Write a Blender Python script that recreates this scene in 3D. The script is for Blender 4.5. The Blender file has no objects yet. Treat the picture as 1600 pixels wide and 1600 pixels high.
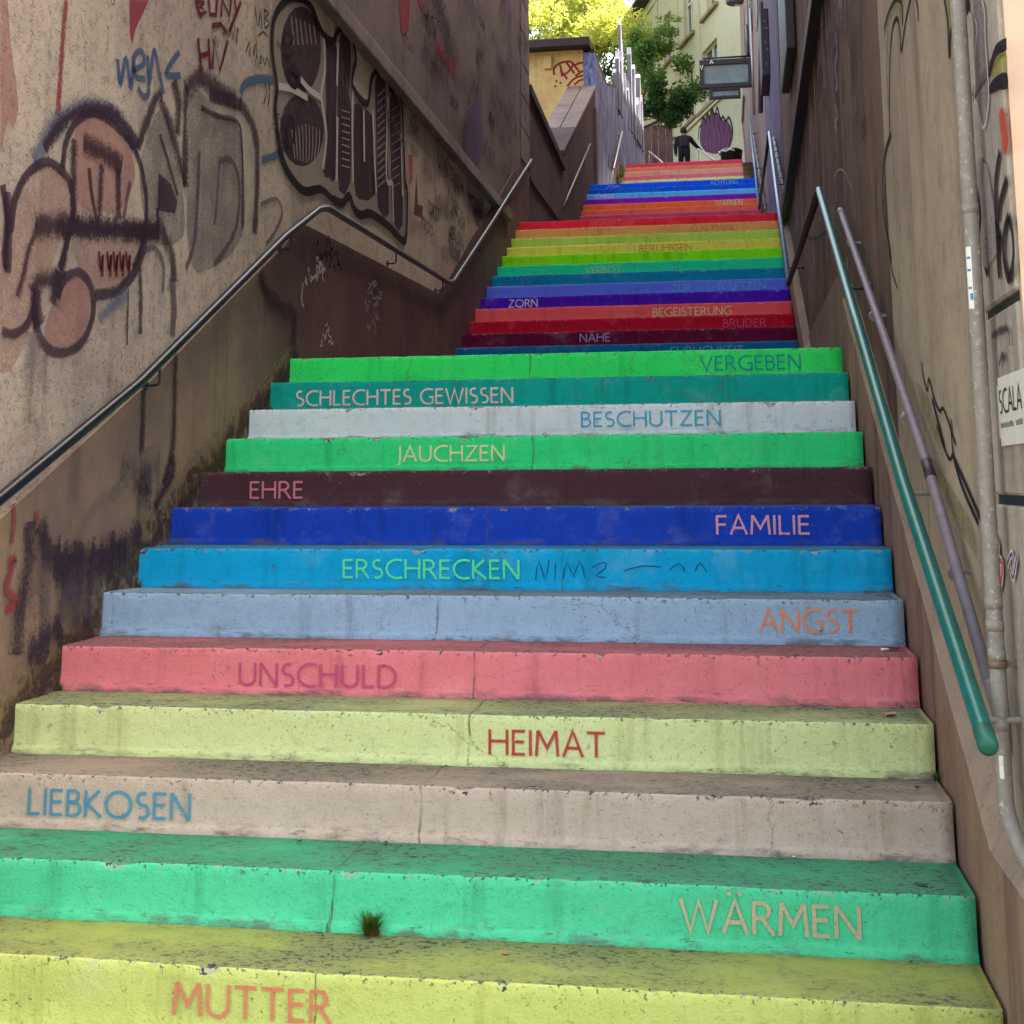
import bpy, bmesh, math, random
from mathutils import Vector, Matrix, noise as mnoise
rnd = random.Random(7)
scene = bpy.context.scene
COL = scene.collection
R = math.radians

# ---------------------------------------------------------------- camera
CF, CCX, CCY = 2083.75, 799.17, 432.43
YAW, PITCH, ROLL = .16360, .15262, -.00612
CAM = Vector((-.57126, -3.47008, 1.38392))
_fw = Vector((-math.sin(YAW)*math.cos(PITCH), math.cos(YAW)*math.cos(PITCH), math.sin(PITCH)))
_r = Vector((math.cos(YAW), math.sin(YAW), 0)); _u = _r.cross(_fw)
_r2 = _r*math.cos(ROLL)+_u*math.sin(ROLL); _u2 = _u*math.cos(ROLL)-_r*math.sin(ROLL)
cam = bpy.data.cameras.new('camera'); camo = bpy.data.objects.new('camera', cam); COL.objects.link(camo)
camo.matrix_world = Matrix(((_r2.x, _u2.x, -_fw.x, CAM.x), (_r2.y, _u2.y, -_fw.y, CAM.y), (_r2.z, _u2.z, -_fw.z, CAM.z), (0, 0, 0, 1)))
cam.sensor_fit = 'HORIZONTAL'; cam.sensor_width = 36; cam.lens = CF/1600*36
cam.shift_x = (800-CCX)/1600; cam.shift_y = -(800-CCY)/1600
cam.clip_start = .05; cam.clip_end = 2000
scene.camera = camo

# ---------------------------------------------------------------- sky, sun, exposure
SUN = Vector((.50, .20, .84)).normalized()
w = bpy.data.worlds.new('World'); scene.world = w; w.use_nodes = True
wt = w.node_tree; bg = wt.nodes['Background']
sk = wt.nodes.new('ShaderNodeTexSky'); sk.sky_type = 'NISHITA'; sk.sun_disc = False
sk.sun_elevation = math.asin(SUN.z); sk.sun_rotation = math.atan2(SUN.x, SUN.y)
sk.dust_density = 5.0; sk.ozone_density = .3; sk.air_density = 1.0
tint = wt.nodes.new('ShaderNodeMix'); tint.data_type = 'RGBA'; tint.blend_type = 'MULTIPLY'; tint.inputs[0].default_value = 1; tint.inputs[7].default_value = (1.07, 1.0, .86, 1)   # hazy warm sky
wt.links.new(sk.outputs[0], tint.inputs[6]); wt.links.new(tint.outputs[2], bg.inputs[0]); bg.inputs[1].default_value = .15
sl = bpy.data.lights.new('sun', 'SUN'); so = bpy.data.objects.new('sun', sl); COL.objects.link(so)
sl.energy = 4.6; sl.angle = R(.5); sl.color = (1, .93, .82)
so.rotation_euler = SUN.to_track_quat('Z', 'Y').to_euler(); so.location = (8, -2, 30)
vs = scene.view_settings
vs.view_transform = 'Standard'; vs.look = 'None'; vs.gamma = 1; vs.exposure = 2.85
scene.cycles.transparent_max_bounces = 24
scene.cycles.max_bounces = 8; scene.cycles.diffuse_bounces = 5

# ---------------------------------------------------------------- pixel -> world on real planes
def ray(px, py): return _r2*((px-CCX)/CF) + _u2*(-(py-CCY)/CF) + _fw
def onx(px, py, x): d = ray(px, py); return CAM + d*((x-CAM.x)/d.x)
def ony(px, py, y): d = ray(px, py); return CAM + d*((y-CAM.y)/d.y)
def onpl(px, py, A, n): d = ray(px, py); return CAM + d*((A-CAM).dot(n)/d.dot(n))

# ---------------------------------------------------------------- helpers
def lin(c):
    return tuple(((v/255)/12.92 if v <= 10.31 else (((v/255)+.055)/1.055)**2.4) for v in c)
def col(r, g, b, k=1.0):
    a = lin((r, g, b)); return tuple(min(.9, v*k) for v in a)+(1,)
class NT:
    def __init__(s, name):
        s.m = bpy.data.materials.new(name); s.m.use_nodes = True; s.t = s.m.node_tree
        s.b = s.t.nodes['Principled BSDF']; s.out = s.t.nodes['Material Output']
        s.b.inputs['Specular IOR Level'].default_value = .25
        g = s.t.nodes.new('ShaderNodeNewGeometry'); s.pos = g.outputs['Position']; s.nor = g.outputs['Normal']
    def n(s, typ, ins=None, **props):
        nd = s.t.nodes.new(typ)
        for k, v in props.items(): setattr(nd, k, v)
        for k, v in (ins or {}).items():
            if hasattr(v, 'links') or isinstance(v, bpy.types.NodeSocket): s.t.links.new(v, nd.inputs[k])
            else: nd.inputs[k].default_value = v
        return nd
    def math(s, op, a, b=0., clamp=False):
        nd = s.n('ShaderNodeMath', {0: a, 1: b}, operation=op, use_clamp=clamp); return nd.outputs[0]
    def noise(s, scale, detail=4, rough=.55, dist=0., vec=None, stretch=None):
        v = vec if vec is not None else s.pos
        if stretch: v = s.n('ShaderNodeVectorMath', {0: v, 1: stretch}, operation='MULTIPLY').outputs[0]
        return s.n('ShaderNodeTexNoise', {'Vector': v, 'Scale': scale, 'Detail': detail, 'Roughness': rough, 'Distortion': dist}).outputs[0]
    def step(s, x, lo, hi):
        return s.n('ShaderNodeMapRange', {0: x, 1: lo, 2: hi, 3: 0., 4: 1.}, interpolation_type='SMOOTHSTEP').outputs[0]
    def mix(s, f, a, b, mode='MIX'):
        nd = s.n('ShaderNodeMix', data_type='RGBA', blend_type=mode)
        for k, v in ((0, f), (6, a), (7, b)):
            if isinstance(v, bpy.types.NodeSocket): s.t.links.new(v, nd.inputs[k])
            else: nd.inputs[k].default_value = v
        return nd.outputs[2]
    def bump(s, h, strength=.4, dist=.01, normal=None):
        d = {'Height': h, 'Strength': strength, 'Distance': dist}
        if normal is not None: d['Normal'] = normal
        return s.n('ShaderNodeBump', d).outputs[0]
    def set(s, **k):
        for kk, v in k.items():
            nm = {'color': 'Base Color', 'rough': 'Roughness', 'normal': 'Normal', 'metal': 'Metallic', 'spec': 'Specular IOR Level', 'alpha': 'Alpha'}[kk]
            if isinstance(v, bpy.types.NodeSocket): s.t.links.new(v, s.b.inputs[nm])
            else: s.b.inputs[nm].default_value = v
        return s.m

def plaster(name, c1, c2, dark, streak=.5, speck=.5, grain=70, bump=.5, big=1.1, rough=.92, dist=.006, pale=None, palek=.35, worm=0.):
    N = NT(name)
    base = N.mix(N.step(N.noise(big, 7, .62), .35, .66), c1, c2)
    base = N.mix(N.math('MULTIPLY', N.step(N.noise(7, 6, .7), .45, .75), .35), base, dark)
    st = N.step(N.noise(1, 5, .6, stretch=(5, 5, .28)), .5, .72)
    base = N.mix(N.math('MULTIPLY', st, streak), base, dark)
    if pale:
        pl = N.step(N.noise(1, 6, .7, stretch=(9, 9, .9)), .6, .7)
        base = N.mix(N.math('MULTIPLY', pl, palek), base, pale)
    g = N.noise(grain, 4, .6, 1.2)
    sp = N.step(g, .57, .68)
    base = N.mix(N.math('MULTIPLY', sp, speck), base, dark)
    if worm:
        wv = N.noise(34, 2, .5, 1.6, stretch=(1, .8, 1.5))
        wl = N.math('SUBTRACT', 1., N.step(N.math('ABSOLUTE', N.math('SUBTRACT', wv, .5)), .004, .022))
        wl = N.math('MULTIPLY', wl, N.step(N.noise(22, 3, .6), .50, .60))
        base = N.mix(N.math('MULTIPLY', wl, worm), base, dark)
        g = N.math('ADD', g, N.math('MULTIPLY', wl, .5))
    h = N.math('ADD', N.math('MULTIPLY', g, -.7), N.math('MULTIPLY', N.noise(grain*.25, 4, .6), .5))
    return N.set(color=base, rough=rough, normal=N.bump(h, bump, dist), spec=.2)

def paint(name, c, rough=.5, var=.15, bumpk=.1, metal=0., spec=.4, wear=None, weark=.4, scale=20):
    N = NT(name)
    d = tuple(v*(1-var*1.6) for v in c[:3])+(1,)
    base = N.mix(N.step(N.noise(scale, 5, .65), .35, .7), c, d)
    if wear: base = N.mix(N.math('MULTIPLY', N.step(N.noise(scale*2.3, 6, .7), .56, .66), weark), base, wear)
    return N.set(color=base, rough=rough, metal=metal, spec=spec, normal=N.bump(N.noise(scale*6, 3), bumpk, .003))

def spray(name, c, soft=2.0, dens=.9, grain=85, gk=.9, streak=0.):
    """paint sprayed or brushed on a wall: coverage falls off at the stroke edge and in the plaster's pores"""
    N = NT(name)
    uv = N.n('ShaderNodeUVMap').outputs[0]
    sep = N.n('ShaderNodeSeparateXYZ', {0: uv}).outputs
    v = N.math('ABSOLUTE', N.math('MULTIPLY', N.math('SUBTRACT', sep[1], .5), 2.))
    e = N.math('MULTIPLY', N.math('SUBTRACT', 1., v), soft)
    g = N.math('MULTIPLY', N.math('SUBTRACT', N.noise(grain, 4, .65, .8), .5), gk*2)
    g2 = N.math('MULTIPLY', N.math('SUBTRACT', N.noise(6, 4, .6), .5), gk)
    a = N.math('ADD', N.math('ADD', e, g), g2)
    if streak: a = N.math('ADD', a, N.math('MULTIPLY', N.math('SUBTRACT', N.noise(1, 4, .6, stretch=(30, 30, 1.4)), .5), streak*2))
    a = N.math('MULTIPLY', N.step(a, .05, .75), dens)
    cc = N.mix(N.noise(30, 4), c, tuple(x*.72 for x in c[:3])+(1,))
    m = N.set(color=cc, rough=.8, spec=.15, alpha=a)
    return m

def mesh_obj(name, bm, mats, parent=None, smooth=False):
    me = bpy.data.meshes.new(name); bm.normal_update(); bm.to_mesh(me); bm.free()
    for m in (mats if isinstance(mats, (list, tuple)) else [mats]): me.materials.append(m)
    if smooth:
        for p in me.polygons: p.use_smooth = True
    o = bpy.data.objects.new(name, me); COL.objects.link(o)
    if parent: o.parent = parent; o.matrix_parent_inverse = Matrix.Translation(-parent.location)
    return o
def thing(name, label, cat, loc=(0, 0, 0), group=None):
    o = bpy.data.objects.new(name, None); COL.objects.link(o); o.location = loc
    o.empty_display_size = .2; group = group or GROUPS.get(name)
    o['label'] = label; o['category'] = cat
    if group: o['group'] = group
    return o
GROUPS = {'handrail': 'handrails along the stairs', 'conduit_pipe': 'pipes and conduits on the right wall', 'tree': 'trees at the top of the stairs', 'weed': 'weeds growing in the stair joints', 'stair_flight': 'flights of painted steps', 'leaf': 'leaves lying on the steps', 'paper_scrap': 'paper scraps on the steps', 'wall_box': 'dark boxes on the right walls', 'building': 'buildings walling in the stairs'}
def tag(o, label, cat, group=None):
    group = group or GROUPS.get(o.name.split('.')[0])
    o['label'] = label; o['category'] = cat
    if group: o['group'] = group
    return o
def struct(o): o['kind'] = 'structure'; return o

def box(bm, x0, x1, y0, y1, z0, z1, mi=0):
    vsn = [bm.verts.new(p) for p in ((x0, y0, z0), (x1, y0, z0), (x1, y1, z0), (x0, y1, z0), (x0, y0, z1), (x1, y0, z1), (x1, y1, z1), (x0, y1, z1))]
    for f in ((3, 2, 1, 0), (4, 5, 6, 7), (0, 1, 5, 4), (1, 2, 6, 5), (2, 3, 7, 6), (3, 0, 4, 7)):
        fc = bm.faces.new([vsn[i] for i in f]); fc.material_index = mi
def bevel(bm, w, seg=2):
    bmesh.ops.bevel(bm, geom=list(bm.edges), offset=w, segments=seg, affect='EDGES', profile=.6)
def prism_x(bm, yz, x0, x1, mi=0):
    """polygon in the y,z plane extruded from x0 to x1"""
    a = [bm.verts.new((x0, y, z)) for y, z in yz]; b = [bm.verts.new((x1, y, z)) for y, z in yz]
    n = len(yz); fs = [bm.faces.new(a), bm.faces.new(b[::-1])]
    for i in range(n): fs.append(bm.faces.new((a[i], b[i], b[(i+1) % n], a[(i+1) % n])))
    for f in fs: f.material_index = mi
    bmesh.ops.recalc_face_normals(bm, faces=fs)
def tube(bm, pts, r, seg=10, mi=0, cap=True, flat=1.0):
    pts = [Vector(p) for p in pts]; rs = r if isinstance(r, (list, tuple)) else [r]*len(pts)
    rings = []; pa = None
    for i, p in enumerate(pts):
        t = ((pts[min(i+1, len(pts)-1)]-p).normalized() + (p-pts[max(i-1, 0)]).normalized()).normalized()
        a = (pa - t*pa.dot(t)) if pa is not None else t.cross(Vector((0, 0, 1)))
        if a.length < .05: a = t.cross(Vector((0, 1, 0)))
        a.normalize(); pa = a; b = a.cross(t).normalized()
        rings.append([bm.verts.new(p + a*math.cos(2*math.pi*k/seg)*rs[i] + b*math.sin(2*math.pi*k/seg)*rs[i]*flat) for k in range(seg)])
    for A, B in zip(rings, rings[1:]):
        for k in range(seg):
            f = bm.faces.new((A[k], A[(k+1) % seg], B[(k+1) % seg], B[k])); f.material_index = mi; f.smooth = True
    if cap:
        bm.faces.new(rings[0][::-1]).material_index = mi; bm.faces.new(rings[-1]).material_index = mi
def smooth_path(pts, sub=6, closed=False):
    pts = [Vector(p) for p in pts]
    if len(pts) < 3 or sub <= 1: return pts
    out = []; n = len(pts); rng = range(n if closed else n-1)
    for i in rng:
        if closed: p0, p1, p2, p3 = pts[i-1], pts[i], pts[(i+1) % n], pts[(i+2) % n]
        else: p0, p1, p2, p3 = pts[max(i-1, 0)], pts[i], pts[i+1], pts[min(i+2, n-1)]
        for k in range(sub):
            t = k/sub
            out.append(.5*((2*p1)+(p2-p0)*t+(2*p0-5*p1+4*p2-p3)*t*t+(3*p1-p0-3*p2+p3)*t**3))
    out.append(pts[0] if closed else pts[-1])
    return out
class Decal:
    """strokes and filled shapes of paint lying on a wall plane, each a fraction of a millimetre above the last;
    strokes that lie together become one graffiti part"""
    def __init__(s, normal, off=.0025):
        s.n = Vector(normal); s.off = off; s.items = []
    def lift(s): s.off += .00012; return s.n*s.off
    def stroke(s, pts, w, m, sub=5, closed=False, taper=False):
        P = smooth_path(pts, sub, closed)
        if m.name.startswith(('dark_purple', 'thin_purple_line')): w = w*.84
        s.items.append(('s', P, w, m, s.lift(), closed, taper))
    def fill(s, pts, m, sub=4):
        P = smooth_path(pts, sub, True)[:-1] if sub > 1 else [Vector(p) for p in pts]
        s.items.append(('f', P, 0, m, s.lift(), True, False))
    def build(s, name, parent, label=None, gap=.11):
        N_ = len(s.items); par = list(range(N_))
        def find(i):
            while par[i] != i: i = par[i]
            return i
        bb = []
        for it in s.items:
            w = (max(it[2]) if isinstance(it[2], (list, tuple)) else it[2])/2
            bb.append([(min(p[k] for p in it[1])-w, max(p[k] for p in it[1])+w) for k in range(3)])
        for i in range(N_):
            for j in range(i):
                if all(max(bb[i][k][0], bb[j][k][0])-min(bb[i][k][1], bb[j][k][1]) < gap for k in range(3)): par[find(i)] = find(j)
        groups = {}
        for i in range(N_): groups.setdefault(find(i), []).append(s.items[i])
        for its in groups.values():
            bm = bmesh.new(); uv = bm.loops.layers.uv.new('UVMap'); mats = []
            for kind, P, w, m, o, closed, taper in its:
                if m not in mats: mats.append(m)
                mi = mats.index(m)
                if kind == 's':
                    L = R_ = None; n = len(P)
                    for i, p in enumerate(P):
                        t = P[1]-P[n-2] if closed and i in (0, n-1) else P[min(i+1, n-1)]-P[max(i-1, 0)]
                        if t.length < 1e-7: t = Vector((0, 0, 1))
                        a = s.n.cross(t.normalized())
                        ww = (w[min(len(w)-1, int(i/n*len(w)))] if isinstance(w, (list, tuple)) else w)*(1-.7*i/n if taper else 1)
                        l = bm.verts.new(p+a*ww/2+o); r_ = bm.verts.new(p-a*ww/2+o)
                        if L is not None:
                            f = bm.faces.new((L, R_, r_, l)); f.material_index = mi
                            for lp, u in zip(f.loops, ((0, 0), (0, 1), (1, 1), (1, 0))): lp[uv].uv = u
                        L, R_ = l, r_
                else:
                    try: f = bm.faces.new([bm.verts.new(p+o) for p in P])
                    except Exception: continue
                    f.material_index = mi
                    for lp in f.loops: lp[uv].uv = (.5, .5)
                    f.normal_update()
                    if f.normal.dot(s.n) < 0: f.normal_flip()
                    bmesh.ops.triangulate(bm, faces=[f])
            ob = mesh_obj(name, bm, mats, parent)
            if label and len(its) > 3: ob['label'] = label

# ---------------------------------------------------------------- shared materials
M = {}
M['black_paint'] = paint('black_rail_paint', col(20, 22, 28), rough=.34, var=.2, spec=.5, wear=col(70, 66, 66), weark=.25)
M['teal_paint'] = paint('teal_rail_paint', col(0, 98, 84), rough=.33, var=.15, spec=.45, wear=col(66, 84, 78), weark=.55)
M['dark_steel'] = paint('dark_steel', col(44, 34, 38), rough=.5, spec=.4)
M['galv'] = paint('galvanised_metal', col(138, 130, 118), rough=.5, var=.12, spec=.4, wear=col(205, 200, 188), weark=.55, scale=28)
M['conduit'] = paint('grey_conduit', col(118, 106, 110), rough=.55, var=.12, wear=col(80, 70, 72), weark=.4)
M['pale_steel'] = paint('pale_steel', col(170, 165, 160), rough=.35, metal=.6)

# ================================================================ GROUND AND STREET
N = NT('street_paving')
br = N.n('ShaderNodeTexBrick', {'Vector': N.pos, 'Scale': 1.6, 'Color1': col(122, 116, 108), 'Color2': col(108, 102, 96), 'Mortar': col(90, 86, 80), 'Mortar Size': .012}).outputs[0]
pv = N.mix(N.math('MULTIPLY', N.noise(3, 6), .5), br, col(110, 104, 98))
M['paving'] = N.set(color=pv, rough=.9, normal=N.bump(N.noise(60, 4), .3, .004))
bm = bmesh.new(); bmesh.ops.create_grid(bm, x_segments=2, y_segments=2, size=400)
g = struct(mesh_obj('ground', bm, M['paving'])); g.location = (0, 0, -.036)

# ================================================================ STAIRS
RISE, GO = .16, .31269
XL = -3.046
# material: colour of each step comes from the object, wear and dirt from noise
N = NT('painted_step')
oc = N.n('ShaderNodeObjectInfo').outputs['Color']
nz = N.n('ShaderNodeSeparateXYZ', {0: N.nor}).outputs[2]
tread = N.step(nz, .75, .95)
def att(n): return N.n('ShaderNodeAttribute', attribute_name=n).outputs['Fac']
def mul(*v):
    o = v[0]
    for q in v[1:]: o = N.math('MULTIPLY', o, q)
    return o
edge, foot, jt = att('edge'), att('foot'), att('joint')
info = N.n('ShaderNodeObjectInfo').outputs['Random']
off = N.n('ShaderNodeCombineXYZ', {0: N.math('MULTIPLY', info, 37.), 2: N.math('MULTIPLY', info, 11.)}).outputs[0]
P_ = N.n('ShaderNodeVectorMath', {0: N.pos, 1: off}, operation='ADD').outputs[0]
inv = N.math('SUBTRACT', 1., tread)
c = N.mix(mul(N.step(N.noise(2.2, 7, .65, vec=P_), .40, .72), .30), oc, (.80, .78, .70, 1), 'MULTIPLY')
c = N.mix(mul(N.step(N.noise(4.5, 7, .7, vec=P_), .52, .74), .08), c, (.80, .80, .76, 1))
c = N.mix(mul(N.step(N.noise(16, 6, .72, .6, vec=P_), .48, .70), .26), c, (.55, .52, .47, 1), 'MULTIPLY')
# run-off stains below the nosing, fading towards the foot
c = N.mix(mul(N.step(N.noise(2.2, 5, .65, vec=P_, stretch=(4.5, 4.5, .35)), .52, .70), inv, .40), c, (.48, .42, .36, 1), 'MULTIPLY')
grain = N.noise(120, 4, .65)
c = N.mix(mul(N.step(grain, .55, .70), .34), c, (.36, .34, .31, 1), 'MULTIPLY')
pit = N.step(N.noise(62, 3, .6, 1.2, vec=P_), .64, .68)
c = N.mix(mul(pit, N.math('ADD', .22, mul(N.step(N.noise(3.1, 4, .6, vec=P_), .5, .62), .5)), inv), c, (.09, .08, .065, 1))
# hairline cracks where the mask allows
wob = N.n('ShaderNodeVectorMath', {0: N.n('ShaderNodeTexNoise', {'Vector': N.pos, 'Scale': 14., 'Detail': 5., 'Roughness': .7}).outputs[1], 1: (.13, .13, .13), 2: P_}, operation='MULTIPLY_ADD').outputs[0]
vor = N.n('ShaderNodeTexVoronoi', {'Vector': wob, 'Scale': 1.35}, feature='DISTANCE_TO_EDGE').outputs[0]
crack = mul(N.math('SUBTRACT', 1., N.step(vor, .0008, .0045)), N.step(N.noise(1.3, 3, .6, vec=P_), .54, .60))
c = N.mix(mul(crack, .6), c, (.11, .085, .065, 1))
# worn paint at the arris: bare concrete and black pitting
wear = N.step(N.math('ADD', N.noise(34, 5, .7, vec=P_), mul(edge, .16)), .68, .76)
c = N.mix(mul(wear, edge, .45), c, (.30, .27, .22, 1))
epit = N.step(N.math('ADD', N.noise(70, 3, .6, vec=P_), mul(edge, .07)), .66, .70)
c = N.mix(mul(epit, edge, .85), c, (.05, .045, .04, 1))
# grime packed where riser meets tread
fg = N.step(N.math('ADD', N.noise(6, 6, .7, vec=P_, stretch=(1, 2, 3)), mul(foot, .16)), .60, .80)
c = N.mix(mul(fg, foot, .8), c, (.10, .085, .07, 1))
fl = N.step(N.noise(30, 4, .7, vec=P_, stretch=(.5, 1, 2.4)), .60, .66)
c = N.mix(mul(fl, foot, .7), c, (.045, .04, .035, 1))
# treads: trodden grey film and dense black flecks
dirtm = N.step(N.noise(1.5, 6, .62, vec=P_, stretch=(1, 1.6, 1)), .34, .62)
c = N.mix(mul(tread, N.math('ADD', .44, mul(dirtm, .34))), c, (.22, .25, .19, 1), 'MULTIPLY')
c = N.mix(mul(tread, dirtm, .22), c, (.20, .19, .18, 1))
flk = N.step(N.noise(46, 3, .6, .8, vec=P_, stretch=(1, 1.5, 1)), .545, .60)
c = N.mix(mul(flk, N.math('ADD', .10, dirtm), tread, .85), c, (.04, .042, .038, 1))
c = N.mix(mul(N.step(N.noise(21, 5, .7, vec=P_), .66, .70), .45), c, (.13, .11, .09, 1))
c = N.mix(mul(jt, N.math('ADD', .15, mul(N.step(N.noise(11, 4, vec=P_), .42, .6), .7))), c, (.10, .085, .07, 1))
hh = N.math('ADD', mul(grain, .6), mul(N.noise(28, 5, .65), 1.0))
hh = N.math('SUBTRACT', hh, N.math('ADD', mul(pit, .5), mul(epit, edge, .8)))
M['step'] = N.set(color=c, rough=.85, spec=.12, normal=N.bump(hh, .65, .006))

# Humanist sans capitals as strokes, cap height 1
def arc(cx, cy, rx, ry, a0, a1, n=12):
    return [(cx+rx*math.cos(R(a0+(a1-a0)*k/n)), cy+ry*math.sin(R(a0+(a1-a0)*k/n))) for k in range(n+1)]
FONT = {
 'A': (.70, [[(.02, 0), (.35, 1), (.68, 0)], [(.14, .34), (.56, .34)]]),
 'B': (.50, [[(.04, 0), (.04, 1)], [(.04, .96), (.22, .96)]+arc(.22, .75, .2, .21, 90, -90)+[(.04, .54)], [(.04, .54), (.24, .54)]+arc(.24, .29, .24, .25, 90, -90)+[(.04, .04)]]),
 'C': (.70, [arc(.5, .5, .47, .48, 62, 298, 20)]),
 'D': (.70, [[(.04, 0), (.04, 1)], [(.04, .96), (.24, .96)]+arc(.22, .5, .44, .46, 90, -90, 18)+[(.04, .04)]]),
 'E': (.46, [[(.04, 0), (.04, 1)], [(.04, .95), (.44, .95)], [(.04, .53), (.41, .53)], [(.04, .05), (.45, .05)]]),
 'F': (.44, [[(.04, 0), (.04, 1)], [(.04, .95), (.43, .95)], [(.04, .52), (.39, .52)]]),
 'G': (.76, [arc(.5, .5, .47, .48, 60, 300, 20)+[(.73, .08), (.73, .46), (.52, .46)]]),
 'H': (.68, [[(.04, 0), (.04, 1)], [(.64, 0), (.64, 1)], [(.04, .54), (.64, .54)]]),
 'I': (.08, [[(.04, 0), (.04, 1)]]),
 'J': (.16, [[(.12, 1), (.12, .0), (.08, -.14), (-.02, -.22)]]),
 'K': (.60, [[(.04, 0), (.04, 1)], [(.52, 1), (.08, .52), (.60, 0)]]),
 'L': (.44, [[(.04, 1), (.04, .05), (.43, .05)]]),
 'M': (.80, [[(.03, 0), (.09, 1)], [(.09, 1), (.40, .32), (.71, 1)], [(.71, 1), (.77, 0)]]),
 'N': (.70, [[(.04, 0), (.04, 1)], [(.04, 1), (.66, 0)], [(.66, 0), (.66, 1)]]),
 'O': (.94, [arc(.47, .5, .44, .47, 0, 360, 28)]),
 'P': (.48, [[(.04, 0), (.04, 1)], [(.04, .96), (.22, .96)]+arc(.22, .71, .24, .25, 90, -90)+[(.04, .46)]]),
 'R': (.58, [[(.04, 0), (.04, 1)], [(.04, .96), (.24, .96)]+arc(.24, .73, .22, .23, 90, -90)+[(.04, .5)], [(.26, .5), (.58, 0)]]),
 'S': (.48, [arc(.25, .74, .19, .22, 55, 270, 12)[:-1]+arc(.24, .27, .21, .24, 88, -125, 12)]),
 'T': (.62, [[(.31, 0), (.31, 1)], [(.0, .95), (.62, .95)]]),
 'U': (.66, [[(.04, 1), (.04, .33)]+arc(.33, .33, .29, .30, 180, 360)+[(.62, .33), (.62, 1)]]),
 'V': (.68, [[(.02, 1), (.34, 0), (.66, 1)]]),
 'W': (1.05, [[(.02, 1), (.28, 0), (.525, .95), (.77, 0), (1.03, 1)]]),
 'Z': (.62, [[(.04, .95), (.57, .95), (.03, .05), (.60, .05)]]),
 ' ': (.26, []),
}
FONT['Ä'] = (.70, FONT['A'][1]+[[(.20, 1.16), (.20, 1.27)], [(.50, 1.16), (.50, 1.27)]])
FONT['Ö'] = (.94, FONT['O'][1]+[[(.33, 1.13), (.33, 1.24)], [(.61, 1.13), (.61, 1.24)]])
FONT['Ü'] = (.66, FONT['U'][1]+[[(.20, 1.13), (.20, 1.24)], [(.46, 1.13), (.46, 1.24)]])
GAP = .135
def word_strokes(word):
    x = 0; out = []
    for ch in word:
        wd, st = FONT[ch]
        out += [[(x+a, b) for a, b in s_] for s_ in st]; x += wd+GAP
    return out, x-GAP
def letter_mesh(bm, word, origin, ux, uz, height, width, stroke, nrm, off0=.003):
    """flat painted capitals; mitred ribbons, each stroke a hair above the last"""
    st, tot = word_strokes(word); sx = width/tot; off = off0
    for s_ in st:
        P = [(a*sx, b*height) for a, b in s_]; P = [q for i, q in enumerate(P) if i == 0 or (Vector(q)-Vector(P[i-1])).length > 1e-4]; n = len(P); off += .00012
        closed = n > 6 and (Vector(P[0])-Vector(P[-1])).length < 1e-4
        Ls, Rs = [], []
        for i in range(n):
            p = Vector(P[i])
            if closed: d0 = Vector(P[i])-Vector(P[i-1 if i > 0 else n-2]); d1 = Vector(P[(i+1) if i < n-1 else 1])-p
            else:
                d0 = p-Vector(P[i-1]) if i > 0 else None; d1 = Vector(P[i+1])-p if i < n-1 else None
                d0 = d0 or d1; d1 = d1 or d0
            d0 = d0.normalized(); d1 = d1.normalized()
            n0 = Vector((-d0.y, d0.x)); n1 = Vector((-d1.y, d1.x)); mt = n0+n1
            if mt.length < .2: mt = n0
            mt.normalize(); k = 1/max(.5, mt.dot(n0))
            Ls.append(p+mt*k*stroke/2); Rs.append(p-mt*k*stroke/2)
        def W(q): return origin+ux*q.x+uz*q.y+nrm*off
        lv = [bm.verts.new(W(q)) for q in Ls]; rv = [bm.verts.new(W(q)) for q in Rs]
        for i in range(n-1):
            f = bm.faces.new((lv[i], rv[i], rv[i+1], lv[i+1])); f.normal_update()
            if f.normal.dot(nrm) < 0: f.normal_flip()
def worn_paint(name, c):
    N = NT(name)
    a = N.math('SUBTRACT', 1., N.math('MULTIPLY', N.step(N.noise(38, 6, .7), .60, .70), .75))
    a = N.math('MULTIPLY', a, N.math('ADD', .88, N.math('MULTIPLY', N.step(N.noise(120, 3), .5, .56), -.12)))
    cc = N.mix(N.noise(9, 5), c, tuple(x*.82 for x in c[:3])+(1,))
    return N.set(color=cc, rough=.75, alpha=a, spec=.25)

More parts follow.
